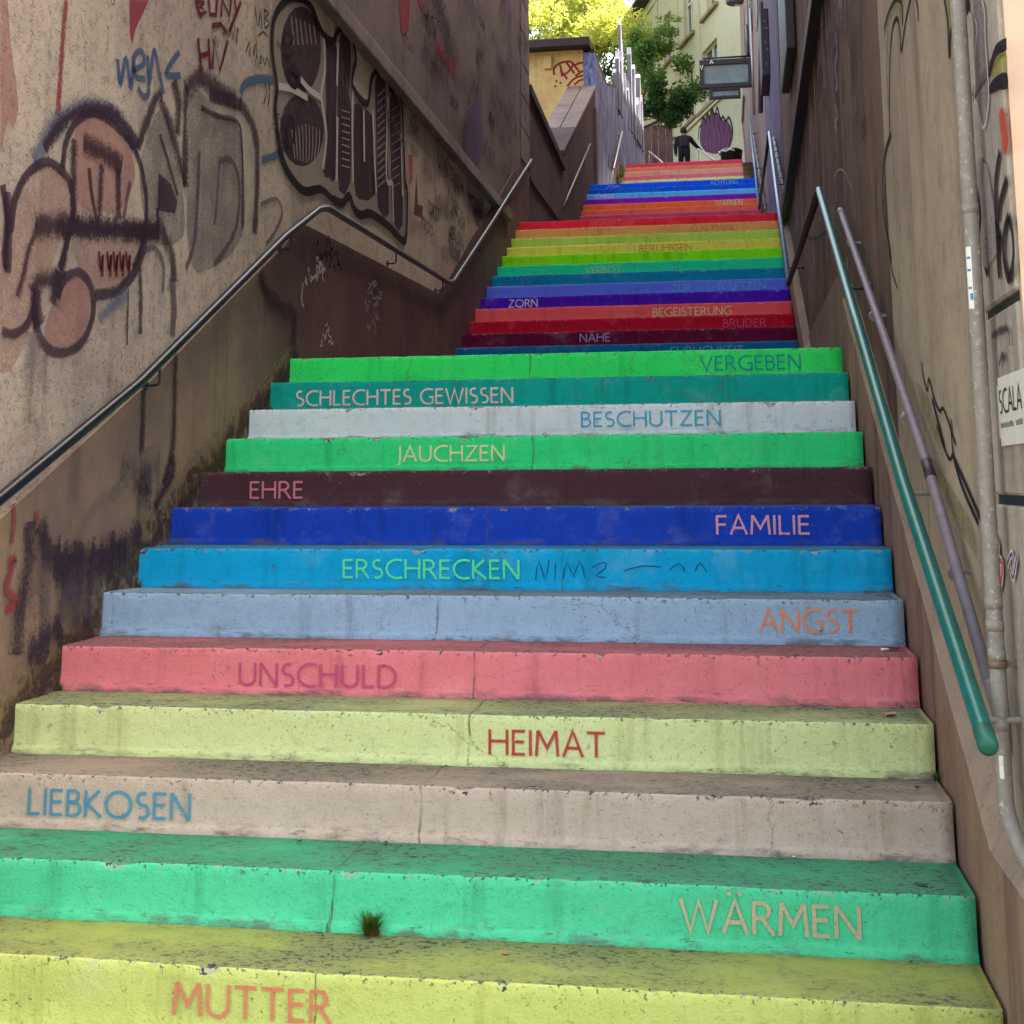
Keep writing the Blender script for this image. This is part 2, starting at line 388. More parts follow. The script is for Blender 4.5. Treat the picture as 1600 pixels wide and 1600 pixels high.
def step_mesh(seed, y0, z0, rise, go, extra=.012, joints=()):
    """one painted concrete step: cove at the foot, worn and chipped nosing, block joints"""
    rr = random.Random(seed); bm = bmesh.new(); JL = bm.verts.layers.float.new('joint')
    EL = bm.verts.layers.float.new('edge'); FLr = bm.verts.layers.float.new('foot')
    prof = [(-.011, 0), (-.010, .017), (-.003, .024), (0, .031), (0, rise*.5), (0, rise-.030), (0, rise-.007), (.0018, rise-.002), (.006, rise), (.035, rise+.001), (go*.5, rise-.001), (go-.05, rise), (go+extra, rise)]
    ed = [0, 0, 0, 0, 0, .15, .9, 1, 1, .35, 0, 0, 0]; ft = [1, .8, .6, .45, 0, 0, 0, 0, 0, 0, 0, .15, 1]
    xs = [XL-.01]; x = XL-.01
    while x < -.03: x += rr.uniform(.012, .03); xs.append(min(x, .002+rr.uniform(-.003, .003)))
    xs[-1] = .005
    js = sorted(joints)
    for j in js: xs += [j-.005, j-.0012, j+.0012, j+.005]
    xs = sorted(set(xs)); rows = []
    ph = rr.uniform(0, 100); tilt = rr.uniform(-.0016, .0016)
    for x in xs:
        n1 = mnoise.noise(Vector((x*1.3, ph, 0))); n2 = mnoise.noise(Vector((x*14, ph, 3))); n3 = mnoise.noise(Vector((x*5, ph, 9)))
        chipv = max(0, mnoise.noise(Vector((x*9, ph, 21)))-.36)*.05 + (rr.random() < .05)*rr.uniform(0, .007)
        n4 = mnoise.noise(Vector((x*45, ph, 5)))
        inj = any(abs(x-j) < .002 for j in js)
        row = []
        for k, (dy, dz) in enumerate(prof):
            yy = y0+dy+n1*.004; zz = z0+dz
            if 3 <= k <= 6: yy += mnoise.noise(Vector((x*6, dz*9, ph)))*.0022
            if 6 <= k <= 10: zz += n1*.003+n2*.0010+tilt*x
            if k in (7, 8): yy += chipv*.9+abs(n4)*.0022+n2*.001; zz -= chipv*.8+abs(n4)*.0010
            if k == 6: zz -= chipv*1.1+abs(n4)*.003
            if k <= 2: yy += n3*.005; zz += n3*.003*(k > 0)
            if inj and 3 <= k: yy += .005 if k < 8 else 0; zz -= .004 if k >= 7 else 0
            xx = x+(mnoise.noise(Vector((dz*14, dy*14, ph)))*.012 if any(abs(x-j) < .008 for j in js) else 0)
            v = bm.verts.new((xx, yy, zz)); v[JL] = 1. if inj else 0.; v[EL] = ed[k]+(.6 if chipv > .006 and 6 <= k <= 8 else 0); v[FLr] = ft[k]; row.append(v)
        rows.append(row)
    for A, B in zip(rows, rows[1:]):
        for k in range(len(prof)-1):
            f = bm.faces.new((A[k], B[k], B[k+1], A[k+1])); f.smooth = True
    e = rows[-1]; low = bm.verts.new((e[-1].co.x, y0+go+extra, z0)); bm.faces.new(e+[low])
    bmesh.ops.recalc_face_normals(bm, faces=list(bm.faces))
    return bm

def Wd(t, x0, x1, y0, y1, c): return (t, x0, x1, y0, y1, c)
# colour, plain-English colour, word (text, pixel extent), per flight
FL = [
 dict(y=0., z=.0, n=13, label='lowest flight of painted concrete steps, from yellow-green MUTTER up to VERGEBEN',
  steps=[((196, 203, 108), 'yellow-green', Wd('MUTTER', 272, 518, 1540, 1592, (222, 128, 92))),
         ((84, 208, 152), 'mint green', Wd('WÄRMEN', 1063, 1344, 1409, 1460, (212, 188, 150))),
         ((192, 170, 152), 'beige', Wd('LIEBKOSEN', 45, 299, 1235, 1277, (72, 148, 174))),
         ((208, 216, 150), 'pale lime', Wd('HEIMAT', 764, 946, 1141, 1181, (190, 55, 62))),
         ((208, 114, 120), 'pink', Wd('UNSCHULD', 374, 620, 1037, 1073, (188, 72, 108))),
         ((142, 168, 192), 'pale blue', Wd('ANGST', 1187, 1340, 952, 987, (226, 140, 92))),
         ((0, 140, 185), 'sky blue', Wd('ERSCHRECKEN', 536, 812, 874, 904, (88, 218, 138))),
         ((12, 58, 168), 'royal blue', Wd('FAMILIE', 1119, 1265, 805, 835, (232, 160, 170))),
         ((72, 43, 49), 'dark brown', Wd('EHRE', 391, 474, 752, 779, (216, 124, 138))),
         ((42, 185, 108), 'grass green', Wd('JAUCHZEN', 622, 789, 696, 721, (216, 240, 150))),
         ((178, 182, 188), 'light grey', Wd('BESCHUTZEN', 908, 1126, 642, 666, (58, 138, 172))),
         ((0, 130, 116), 'teal green', Wd('SCHLECHTES GEWISSEN', 463, 802, 608, 632, (198, 166, 166))),
         ((38, 182, 82), 'bright green', Wd('VERGEBEN', 1094, 1251, 555, 578, (22, 128, 124)))]),
 dict(y=8.333, z=2.429, n=13, rise=.1570, go=.3130, hidden=1, label='second flight of painted concrete steps between blue EHRLICHKEIT and red AGGRESSIV',
  steps=[((0, 68, 108), 'dark blue', Wd('EHRLICHKEIT', 1048, 1162, 541, 555, (60, 132, 134))),
         ((68, 0, 32), 'dark maroon', Wd('NÄHE', 906, 953, 521, 534, (130, 115, 152))),
         ((130, 2, 28), 'crimson', Wd('BRUDER', 1130, 1197, 498, 511, (176, 55, 88))),
         ((168, 62, 66), 'dull red', Wd('BEGEISTERUNG', 1020, 1143, 480, 493, (218, 190, 122))),
         ((46, 6, 128), 'deep violet', Wd('ZORN', 795, 840, 468, 480, (205, 175, 182))),
         ((66, 82, 164), 'lavender blue', Wd('ZUR WEHR SETZEN', 1050, 1196, 442, 454, (70, 140, 158))),
         ((0, 92, 118), 'petrol blue', Wd('WAPPNEN', 784, 858, 433, 445, (8, 72, 124))),
         ((14, 152, 108), 'sea green', Wd('VERBOT', 915, 971, 416, 427, (122, 168, 108))),
         ((96, 168, 6), 'apple green', Wd('FREUDE', 803, 855, 402, 413, (140, 150, 28))),
         ((172, 152, 60), 'mustard yellow', Wd('BERUHIGEN', 999, 1081, 382, 393, (168, 106, 48))),
         ((126, 152, 60), 'olive green', None),
         ((166, 110, 66), 'ochre orange', Wd('AUSLÖSER', 1078, 1147, 353, 363, (140, 98, 78))),
         ((168, 25, 45), 'red', Wd('AGGRESSIV', 920, 991, 345, 356, (222, 82, 82)))]),
 dict(y=18.663, z=5.679, n=7, hidden=6, label='third flight of painted concrete steps, orange WARNEN below the blue steps',
  steps=[((132, 46, 72), 'mauve', None), ((216, 66, 50), 'orange red', None), ((206, 70, 34), 'orange', Wd('WARNEN', 1118, 1160, 312, 321, (218, 178, 118))),
         ((86, 10, 122), 'purple', None), ((60, 126, 172), 'light blue', Wd('FÜHREN', 929, 959, 304, 311, (152, 172, 152))),
         ((0, 52, 142), 'dark blue', Wd('BESONNENHEIT', 965, 1033, 295, 302, (30, 92, 172))), ((0, 58, 162), 'royal blue', Wd('ACHTUNG', 1110, 1153, 281, 288, (92, 132, 202)))]),
 dict(y=22.743, z=7.192, n=5, hidden=2, xl=-2.62, xr=-.226, label='topmost narrow flight of red and salmon painted concrete steps',
  steps=[((196, 166, 96), 'yellow', None), ((192, 72, 82), 'mauve pink', None), ((236, 106, 92), 'salmon', None), ((230, 86, 60), 'orange', Wd('MUT', 1074, 1092, 257, 262, (150, 70, 40))), ((202, 42, 62), 'red', None)]),
]
KD = [1.0, 2.3, 2.5, 2.8]  # per-flight colour gain, making up for dimmer light further up
FALLOFF_GAIN = [.84, .78, .90, .88, 1.08, 1.0, 1.22, 1.0, 1.0, 1.36, 1.42, 1.48, 1.62]   # step colours brightened up the flight to offset the dimming light
N = NT('bare_concrete')
M['concrete'] = N.set(color=N.mix(N.step(N.noise(3, 6), .4, .7), col(128, 116, 104), col(92, 82, 76)), rough=.9, normal=N.bump(N.noise(60, 4), .4, .004))
flights = []
for fi, F in enumerate(FL):
    rise = F.get('rise', RISE); go = F.get('go', GO); hid = F.get('hidden', 0)
    T = thing('stair_flight', F['label'], 'stairs', (-1.52, F['y'], F['z'])); flights.append(T)
    sc_x = 1.0
    for i in range(-hid, len(F['steps'])):
        y0 = F['y']+i*go; z0 = F['z']+i*rise
        js = [rnd.uniform(-1.75, -1.15)] if rnd.random() < .75 else []
        if i < 0: cl, cname, wd = (90, 84, 80), None, None
        else: cl, cname, wd = F['steps'][i]
        low = .035 if fi == 0 and i == 0 else 0.
        bm = step_mesh(fi*100+i, y0, z0-low, rise+low, go, joints=js)
        if 'xl' in F:
            k = (F['xr']-F['xl'])/(-XL)
            for v in bm.verts: v.co.x = F['xr']+v.co.x*k
        o = mesh_obj('step', bm, M['step'], T)
        a = lin(cl); kk = KD[fi]*(FALLOFF_GAIN[i] if fi == 0 and i >= 0 else 1); o.color = tuple(min(.85, v*kk*t+.004) for v, t in zip(a, (1.0, 1.0, .98)))+(1,)
        if cname:
            o['label'] = cname+' painted step' + (' lettered '+wd[0] if wd else ' without readable lettering')
        if wd:
            t, x0, x1, yt, yb, lc = wd
            A = ony(x0, (yt+yb)/2, y0); B = ony(x1, (yt+yb)/2, y0)
            h = abs(ony((x0+x1)/2, yt, y0).z-ony((x0+x1)/2, yb, y0).z)
            zc = ony((x0+x1)/2, (yt+yb)/2, y0).z; ws = t.split(' ')
            full = word_strokes(t)[1]; sc_ = (B.x-A.x)/full; xw = A.x
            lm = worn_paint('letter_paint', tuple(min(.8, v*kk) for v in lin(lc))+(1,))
            for wq in ws:
                wl = word_strokes(wq)[1]*sc_
                bm = bmesh.new(); letter_mesh(bm, wq, Vector((xw, y0, zc-h/2)), Vector((1, 0, 0)), Vector((0, 0, 1)), h, wl, h*.125, Vector((0, -1, 0)), .0052)
                mesh_obj('lettering', bm, lm, o); xw += wl+(FONT[' '][0]+2*GAP)*sc_
def scratch(par, y0, strokes, c, w, dens=.8):
    D = Decal((0, -1, 0), .0045); m = spray('scratched_pen', c, 2.2, dens, gk=.7)
    for q in strokes: D.stroke([ony(a, b, y0) for a, b in q], w, m, 2)
    D.build('scribble', par, None, .09)
stp = [o for o in flights[0].children if o.name.startswith('step')]
byl = {o['label']: o for f in flights for o in f.children if 'label' in o}
scratch(byl['sky blue painted step lettered ERSCHRECKEN'], 6*GO, [((837, 906), (842, 876), (852, 905), (858, 874)), ((868, 880), (867, 905)), ((880, 904), (886, 878), (896, 900), (906, 876), (914, 902)), ((926, 886), (944, 878), (946, 888), (930, 900), (946, 902)), ((975, 892), (1004, 884), (1032, 886)), ((1046, 890), (1062, 880), (1070, 893)), ((1086, 892), (1094, 879), (1104, 893))], col(20, 50, 110), .005)
scratch(byl['royal blue painted step lettered ACHTUNG'], FL[2]['y']+6*FL[2].get('go', GO), [((950, 292), (954, 289), (950, 293), (946, 294)), ((955, 293), (958, 290), (960, 294), (963, 290)), ((963, 293), (966, 290), (969, 293))], col(190, 200, 225), .016)
# landings between the flights
def landing(par, y0, z0, y1, z1, xl=XL-.01, xr=-.002):
    bm = bmesh.new(); prism_x(bm, [(y0, z0), (y1, z1), (y1, z1-.3), (y0, z0-.3)], xl, xr); return mesh_obj('landing', bm, M['concrete'], par)
landing(flights[0], 12*GO+GO+.012, 2.08, 8.333-.313, 2.429-.157)
landing(flights[1], 8.333+13*.313+.012, 2.429+13*.157, 18.663-6*GO, 5.679-6*RISE)
landing(flights[2], 18.663+7*GO+.012, 5.679+7*RISE, 22.743-2*GO, 7.192-2*RISE)
# upper path climbing out of sight, and the slope the gardens stand on
bm = bmesh.new()
pr = [(22.743+5*GO+.012, 7.992), (28.5, 8.5), (34, 9.9), (42, 11.75), (48, 12.2), (90, 14)]
rows = [[bm.verts.new((x, y, z)) for x in (-9 if y > 30 else -3.04, 4)] for y, z in pr]
for A, B in zip(rows, rows[1:]): bm.faces.new((A[0], A[1], B[1], B[0]))
struct(mesh_obj('path', bm, M['concrete']))
N = NT('garden_soil'); M['soil'] = N.set(color=N.mix(N.noise(2, 6), col(74, 66, 40), col(52, 70, 30)), rough=1.)
bm = bmesh.new()
rows = [[bm.verts.new((x, y, z)) for x in (-90, -3.75)] for y, z in [(13.2, 5.6), (16.4, 5.9), (21.5, 6.9), (34, 10.2), (44, 12.0), (120, 16)]]
for A, B in zip(rows, rows[1:]): bm.faces.new((A[0], A[1], B[1], B[0]))
struct(mesh_obj('hillside', bm, M['soil']))
#@@PART2@@
# ================================================================ LEFT BUILDING
LW = -3.05
M['l_upper'] = plaster('grey_render', col(112, 98, 96), col(96, 82, 84), col(58, 46, 52), streak=.45, speck=.35, grain=60, bump=.5)
M['l_wall'] = plaster('rough_cast_plaster', col(186, 170, 152), col(164, 148, 136), col(62, 44, 46), streak=.28, speck=.5, grain=72, bump=.9, dist=.009, big=.8, worm=.75)
N = NT('dado_paint')
py = N.n('ShaderNodeSeparateXYZ', {0: N.pos}).outputs[1]
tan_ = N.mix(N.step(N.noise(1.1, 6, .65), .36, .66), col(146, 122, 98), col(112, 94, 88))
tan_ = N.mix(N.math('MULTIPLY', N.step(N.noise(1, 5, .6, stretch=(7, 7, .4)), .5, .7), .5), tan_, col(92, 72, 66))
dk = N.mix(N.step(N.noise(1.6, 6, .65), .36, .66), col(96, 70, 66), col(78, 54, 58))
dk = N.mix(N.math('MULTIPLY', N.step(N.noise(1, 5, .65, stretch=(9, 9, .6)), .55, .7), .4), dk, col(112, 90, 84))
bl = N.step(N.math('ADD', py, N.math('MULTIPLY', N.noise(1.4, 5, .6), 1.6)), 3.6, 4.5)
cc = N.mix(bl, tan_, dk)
cc = N.mix(N.math('MULTIPLY', N.step(N.noise(55, 4, .65, .8), .60, .68), .35), cc, col(44, 32, 36))
cc = N.mix(N.math('MULTIPLY', N.step(N.noise(26, 5, .7), .66, .70), .6), cc, col(170, 152, 134))
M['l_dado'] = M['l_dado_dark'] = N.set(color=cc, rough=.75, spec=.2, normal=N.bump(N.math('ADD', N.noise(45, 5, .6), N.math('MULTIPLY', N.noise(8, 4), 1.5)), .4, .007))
M['ledge'] = plaster('ledge_render', col(130, 116, 110), col(112, 100, 98), col(60, 48, 52), streak=.3, speck=.3)
LB = thing('building', 'graffiti-covered building with rough plaster wall left of the painted stairs', 'building', (LW, 6, 0))
bm = bmesh.new()
prism_x(bm, [(-.6, -.2), (12.9, -.2), (12.9, 4.36), (-.6, 4.36)], -9, LW)
mesh_obj('wall', bm, M['l_wall'], LB)
bm = bmesh.new()
prism_x(bm, [(-.6, 4.36), (12.9, 4.36), (12.9, 9.3), (-.6, 9.3)], -9, LW+.004)
o = mesh_obj('upper_wall', bm, M['l_upper'], LB); o['label'] = 'darker grey upper wall above the sloping-looking ledge'
bm = bmesh.new()
prism_x(bm, [(-.6, 4.36), (11.2, 4.30), (11.2, 4.42), (-.6, 4.49)], LW-.02, LW+.075); bevel(bm, .012)
mesh_obj('ledge', bm, M['ledge'], LB)
# corner strip of stone blocks with open joints
bm = bmesh.new(); z = 5.30
while z < 9:
    prism_x(bm, [(12.27, z), (12.93, z), (12.93, z+.40), (12.27, z+.40)], LW-.05, LW+.022); z += .415
bevel(bm, .006, 1)
M['corner'] = plaster('corner_blocks', col(120, 108, 104), col(98, 88, 88), col(60, 48, 54), streak=.4, speck=.3)
mesh_obj('corner_blocks', bm, M['corner'], LB)
NOSE = RISE/GO
bm = bmesh.new()
prism_x(bm, [(-.6, -.3), (3.7, 1.9), (4.04, 2.0), (4.04, 2.898), (3.87, 2.885), (3.62, 2.70), (3.03, 2.40), (1.98, 1.845), (.8, 1.275), (-.6, .56)], LW-.02, LW+.012)
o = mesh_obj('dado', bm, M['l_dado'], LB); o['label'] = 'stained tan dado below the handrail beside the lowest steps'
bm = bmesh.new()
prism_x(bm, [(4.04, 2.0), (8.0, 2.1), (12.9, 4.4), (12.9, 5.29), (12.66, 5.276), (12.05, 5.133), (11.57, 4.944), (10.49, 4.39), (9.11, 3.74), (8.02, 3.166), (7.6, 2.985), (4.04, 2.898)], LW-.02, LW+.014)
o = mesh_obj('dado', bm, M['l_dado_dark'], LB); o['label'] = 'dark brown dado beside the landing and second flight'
# crumbled unpainted plaster along the step ends
M['raw'] = spray('raw_plaster_patch', col(150, 128, 98), soft=1.2, dens=.7, grain=26, gk=1.6)
M['soot'] = spray('dark_grime', col(62, 48, 48), soft=.8, dens=.6, grain=20, gk=1.5, streak=.4)
D = Decal((1, 0, 0), .0155)
D.stroke([(LW, y, .16+y*NOSE+.02) for y in (.6, 1.0, 1.5, 2.0, 2.6, 3.2, 3.8)], .20, M['raw'])
D.stroke([(LW, y, .16+y*NOSE-.05) for y in (.4, 1.2, 2.2, 3.2, 3.9)], .22, M['soot'])
D.build('worn_plaster_edge', LB)

lw = lambda x, y: onx(x, y, LW)
C1 = lambda *p: [lw(a/3.81, b/3.81) for a, b in p]
C2 = lambda *p: [lw(400+a/3.72, b/3.72) for a, b in p]
C5 = lambda *p: [lw(a/3.556, 300+b/3.556) for a, b in p]
C6 = lambda *p: [lw(400+a/3.556, 300+b/3.556) for a, b in p]
C9 = lambda *p: [lw(a/3.556, 700+b/3.556) for a, b in p]
S = {}
S['salmon'] = spray('salmon_spray', col(172, 112, 106), .9, .42, gk=1.0, streak=.6)
S['pinkfill'] = spray('pink_fill', col(178, 136, 124), .7, .42, gk=1.3, streak=.4)
S['red'] = spray('red_spray', col(150, 58, 70), 1.2, .78, gk=1.1, streak=.4)
S['darkred'] = spray('dark_red_marker', col(96, 20, 38), 3.0, .92, gk=.6)
S['blue'] = spray('blue_marker', col(64, 88, 124), 2.2, .78, gk=.9)
S['softblue'] = spray('soft_blue_spray', col(96, 108, 130), 1.0, .6)
S['purp'] = spray('dark_purple_spray', col(58, 36, 52), .95, .74, gk=1.0, streak=.4)
S['purpline'] = spray('dark_purple_line', col(58, 36, 54), 1.7, .74, gk=.8, streak=.3)
S['thinpurp'] = spray('thin_purple_line', col(92, 66, 88), 1.8, .65)
S['black'] = spray('black_spray', col(28, 20, 28), 3.6, .95, gk=.45)
S['greyfill'] = spray('grey_fill', col(158, 145, 138), .8, .68, gk=1.0, streak=.4)
S['darkfill'] = spray('dark_fill', col(64, 46, 56), .9, .85, gk=.9, streak=.8)
S['white'] = spray('white_marker', col(198, 188, 182), 2.4, .85, gk=.7)
S['pale'] = spray('pale_hatch', col(168, 152, 152), 1.6, .7, gk=.8)
S['grey'] = spray('grey_wash', col(120, 108, 108), .6, .5, gk=1.2, streak=.3)
S['tag'] = spray('thin_black_tag', col(44, 30, 40), 2.4, .8, gk=.6)
S['violet'] = spray('violet_tag', col(84, 62, 104), 1.8, .7)

S['splash'] = spray('purple_grey_splash', col(58, 46, 60), .85, .82, gk=1.5, streak=1.0)
S['splash2'] = spray('thin_purple_wash', col(86, 76, 88), .6, .6, gk=1.6, streak=1.2)
# large outlined lettering on the lower left
D = Decal((1, 0, 0), .002)
D.fill(C1((0, 0), (42, 0), (60, 250), (95, 500), (106, 650), (72, 770), (45, 720), (12, 860), (0, 860)), S['salmon'], 2)
D.stroke(C1((392, 0), (375, 200), (362, 400), (350, 560), (345, 690)), .05, S['red'])
D.fill(C1((768, 0), (884, 0), (806, 170), (782, 270), (770, 180)), S['red'], 1)
D.fill(C1((70, 1300), (110, 1130), (200, 1000), (280, 970), (350, 1010), (410, 1100), (430, 1250), (330, 1500), (200, 1900), (60, 2200), (-60, 2150), (-40, 1700)), S['pinkfill'])
D.fill(C1((440, 800), (540, 690), (650, 740), (760, 880), (800, 1050), (720, 1240), (600, 1260), (460, 1200)), S['salmon'])
D.fill(C5((400, 280), (560, 260), (760, 270), (770, 360), (700, 500), (560, 560), (470, 480)), S['pinkfill'])
D.fill(C5((300, 600), (390, 470), (480, 540), (490, 680), (440, 820), (330, 870), (240, 800)), S['salmon'])
D.fill(C1((1130, 570), (1300, 680), (1410, 740), (1450, 1000), (1440, 1400), (1250, 1600), (1120, 1500)), S['grey'])
D.fill(C1((830, 1000), (960, 640), (1060, 1000), (1090, 1400), (900, 1420)), S['grey'])
D.stroke(C1((200, 960), (270, 830), (340, 740), (430, 665), (540, 625), (640, 655), (720, 735), (800, 860)), .12, S['softblue'])
D.stroke(C1((370, 1000), (388, 850), (450, 725), (540, 672), (640, 712), (740, 810), (820, 940), (858, 1100), (868, 1250), (850, 1430), (790, 1600)), .055, S['purpline'])
D.stroke(C1((260, 890), (330, 770), (430, 680), (540, 640), (650, 665), (740, 750), (820, 880)), .09, S['purp'])
D.stroke(C1((10, 1100), (40, 1300), (25, 1500), (35, 1600)), .06, S['purpline'])
D.stroke(C1((60, 1380), (80, 1200), (140, 1060), (220, 985), (290, 968), (350, 1005), (408, 1080), (430, 1220), (405, 1400), (350, 1600)), .06, S['purpline'])
D.stroke(C1((440, 830), (430, 1000), (440, 1330)), .09, S['purp'])
D.stroke(C1((525, 1000), (540, 1150), (580, 1350)), .04, S['purpline'])
D.stroke(C1((600, 980), (590, 1200), (585, 1370)), .07, S['purp'])
D.stroke(C1((700, 1000), (705, 1300)), .08, S['purp'])
D.stroke(C1((770, 1080), (730, 1300)), .04, S['thinpurp'])
D.stroke(C1((490, 850), (570, 890), (650, 930), (720, 1000)), .14, S['purp'])
D.stroke(C1((815, 880), (870, 720), (925, 580), (960, 560)), .09, S['purp'])
D.stroke(C1((950, 590), (1000, 720), (1050, 900), (1100, 1110)), .10, S['purp'])
D.stroke(C1((1100, 1110), (1095, 900), (1100, 650), (1110, 520)), .11, S['purp'])
D.stroke(C1((1030, 480), (1060, 620), (1050, 800)), .13, S['purp'])
D.stroke(C1((1100, 540), (1170, 460), (1270, 510), (1400, 590)), .16, S['purp'])
D.stroke(C1((1240, 560), (1340, 590), (1430, 625)), .11, S['purpline'])
D.stroke(C1((1420, 600), (1490, 720), (1525, 880), (1525, 1100), (1510, 1390)), .13, S['purp'])
D.stroke(C1((1190, 640), (1290, 690), (1410, 730), (1436, 900), (1440, 1360)), .04, S['purpline'])
D.stroke(C1((1300, 960), (1350, 945), (1400, 1000), (1422, 1150), (1400, 1350), (1340, 1480), (1270, 1570)), .045, S['thinpurp'])
D.stroke(C1((1300, 960), (1285, 1200), (1270, 1340)), .03, S['thinpurp'])
D.stroke(C1((1180, 900), (1170, 1200), (1150, 1450), (1100, 1600)), .05, S['thinpurp'])
D.stroke(C1((945, 800), (1000, 980), (1050, 1160)), .035, S['purpline'])
D.fill(C1((938, 1030), (1010, 1095), (1048, 1200), (1035, 1270), (930, 1250)), S['purp'], 1)
D.stroke(C1((930, 1240), (935, 1380)), .05, S['purpline'])
D.stroke(C1((200, 1330), (420, 1345), (700, 1365), (940, 1375)), .165, S['purp'])
D.stroke(C1((400, 1360), (700, 1370), (940, 1370)), .12, S['purp'])
D.stroke(C5((870, 160), (920, 270), (955, 370), (962, 500)), .12, S['purp'])
D.stroke(C5((950, 480), (960, 640), (950, 800)), .09, S['thinpurp'])
D.stroke(C5((310, 590), (345, 490), (420, 445), (490, 510), (512, 640), (475, 790), (400, 875), (300, 890), (225, 830), (190, 710), (180, 570)), .062, S['purpline'])
D.stroke(C5((175, 560), (205, 500), (320, 480)), .12, S['purp'])
D.stroke(C5((320, 440), (300, 530), (285, 620)), .12, S['purp'])
D.stroke(C5((200, 540), (195, 640), (215, 740)), .12, S['purp'])
D.stroke(C5((330, 150), (360, 300), (330, 480)), .08, S['purp'])
D.stroke(C5((520, 575), (640, 550), (735, 455), (785, 340), (800, 240)), .07, S['purpline'])
D.stroke(C5((770, 420), (775, 600), (770, 790)), .075, S['purp'])
D.stroke(C5((790, 330), (850, 310), (900, 400), (895, 560)), .04, S['thinpurp'])
D.stroke(C5((705, 540), (700, 700), (697, 850)), .015, S['tag'])
D.stroke(C5((540, 700), (620, 630), (700, 560)), .08, S['softblue'])
for q in (540, 585, 620, 655, 690):
    D.stroke(C5((q, 330), (q+12, 430), (q+22, 350), (q+18, 470)), .02, S['darkred'])
D.stroke(C5((0, 770), (60, 790), (130, 745), (172, 650)), .05, S['purpline'])
D.stroke(C5((30, 0), (40, 200), (32, 450)), .06, S['purpline'])
D.stroke(C5((85, 580), (120, 450), (150, 320), (200, 180)), .06, S['purp'])
D.stroke(C5((170, 780), (165, 1000), (150, 1290)), .13, S['grey'])
D.stroke(C5((235, 900), (240, 1120)), .06, S['grey'])
D.build('graffiti', LB, 'large pink and dark purple outlined graffiti letters')

# small tags
D = Decal((1, 0, 0), .0045)
for q in (((695, 350), (712, 500), (745, 345), (775, 525), (792, 330)), ((780, 420), (850, 380), (840, 310), (795, 330), (800, 450), (860, 470)), ((815, 520), (850, 575), (880, 540), (872, 330)), ((885, 500), (912, 300), (940, 420), (970, 560)), ((1062, 310), (1010, 380), (985, 445), (1070, 450))):
    D.stroke(C1(*q), .035, S['blue'])
for q in (((1160, -10), (1182, 90)), ((1160, 0), (1210, 20), (1182, 40), (1222, 70), (1182, 92)), ((1235, -10), (1245, 85), (1280, 90), (1288, -10)), ((1310, 100), (1318, 0), (1360, 95), (1372, -10)), ((1390, 0), (1400, 60)), ((1428, 10), (1390, 110), (1358, 190)), ((1255, 155), (1310, 145), (1345, 200)),
          ((1172, 228), (1195, 425)), ((1235, 230), (1245, 415)), ((1180, 335), (1245, 315)), ((1258, 410), (1268, 240), (1300, 425), (1350, 240)), ((1405, 172), (1412, 190))):
    D.stroke(C1(*q), .032, S['darkred'], 1)
for q in (((1510, 40), (1530, 160), (1545, 50), (1550, 170)), ((1565, 50), (1570, 170)), ((1565, 60), (1595, 80), (1570, 110), (1600, 140), (1570, 170)), ((1530, 215), (1560, 190), (1585, 220)), ((1455, 310), (1480, 250), (1480, 340)), ((1500, 330), (1520, 250), (1522, 350)), ((1540, 380), (1550, 330), (1570, 390), (1580, 340), (1600, 400)), ((1560, 470), (1580, 540), (1562, 620)), ((1585, 470), (1600, 540), (1588, 630))):
    D.stroke(C1(*q), .016, S['tag'], 2)
D.stroke(C1((1425, 560), (1450, 500), (1540, 470), (1620, 480)), .06, S['blue'])
D.stroke(C1((1550, 950), (1620, 930), (1680, 890)), .05, S['blue'])
D.stroke(C5((1440, 70), (1530, 40), (1560, 120), (1520, 220), (1470, 290)), .04, S['thinpurp'])
D.build('graffiti', LB, 'small blue and dark red handwritten tags')

# bubble letter piece under the ledge
D = Decal((1, 0, 0), .003)
OUT = [(112, 500), (85, 310), (92, 120), (150, 15), (232, -12), (312, 40), (375, 188), (440, 240), (462, 188), (502, 160), (546, 210), (572, 340), (556, 420), (556, 510), (640, 602), (664, 450), (705, 412), (752, 432), (772, 525), (812, 510), (838, 600), (850, 800), (858, 1050), (872, 1120), (866, 1370), (846, 1402), (760, 1310), (655, 1240), (600, 1252), (560, 1212), (532, 1140), (490, 1182), (440, 1162), (365, 1100), (270, 1112), (200, 1040), (140, 930), (112, 750), (102, 610)]
D.fill(C2(*OUT), S['greyfill'], 3)
D.fill(C2(*[(258+118*math.cos(t*.314), 290+255*math.sin(t*.314)) for t in range(20)]), S['darkfill'], 1)
D.fill(C2(*[(264+128*math.cos(t*.314), 755+212*math.sin(t*.314)) for t in range(20)]), S['darkfill'], 1)
for q in (((395, 232), (440, 262), (470, 300), (462, 700), (458, 1040), (420, 1030), (385, 990), (405, 620)), ((482, 215), (520, 195), (545, 240), (548, 400), (535, 540), (550, 640), (545, 1060), (478, 1105), (470, 700)), ((568, 610), (620, 640), (668, 668), (680, 900), (690, 1130), (600, 1160), (566, 1050)), ((690, 462), (722, 430), (748, 470), (756, 800), (772, 1240), (704, 1200), (696, 800)), ((775, 570), (806, 545), (830, 610), (842, 900), (850, 1310), (792, 1280), (780, 900))):
    D.fill(C2(*q), S['darkfill'], 2)
for k in range(9): D.stroke(C2((205+20*k, 720+8*abs(k-4)), (212+19*k, 830), (222+16*k, 945-6*abs(k-4))), .022, S['pale'], 2)
for k in range(6): D.stroke(C2((200+26*k, 90+12*k), (215+26*k, 260)), .03, S['pale'], 2)
for k in range(13): D.stroke(C2((700, 560+44*k), (745, 520+44*k)), .018, S['pale'], 1)
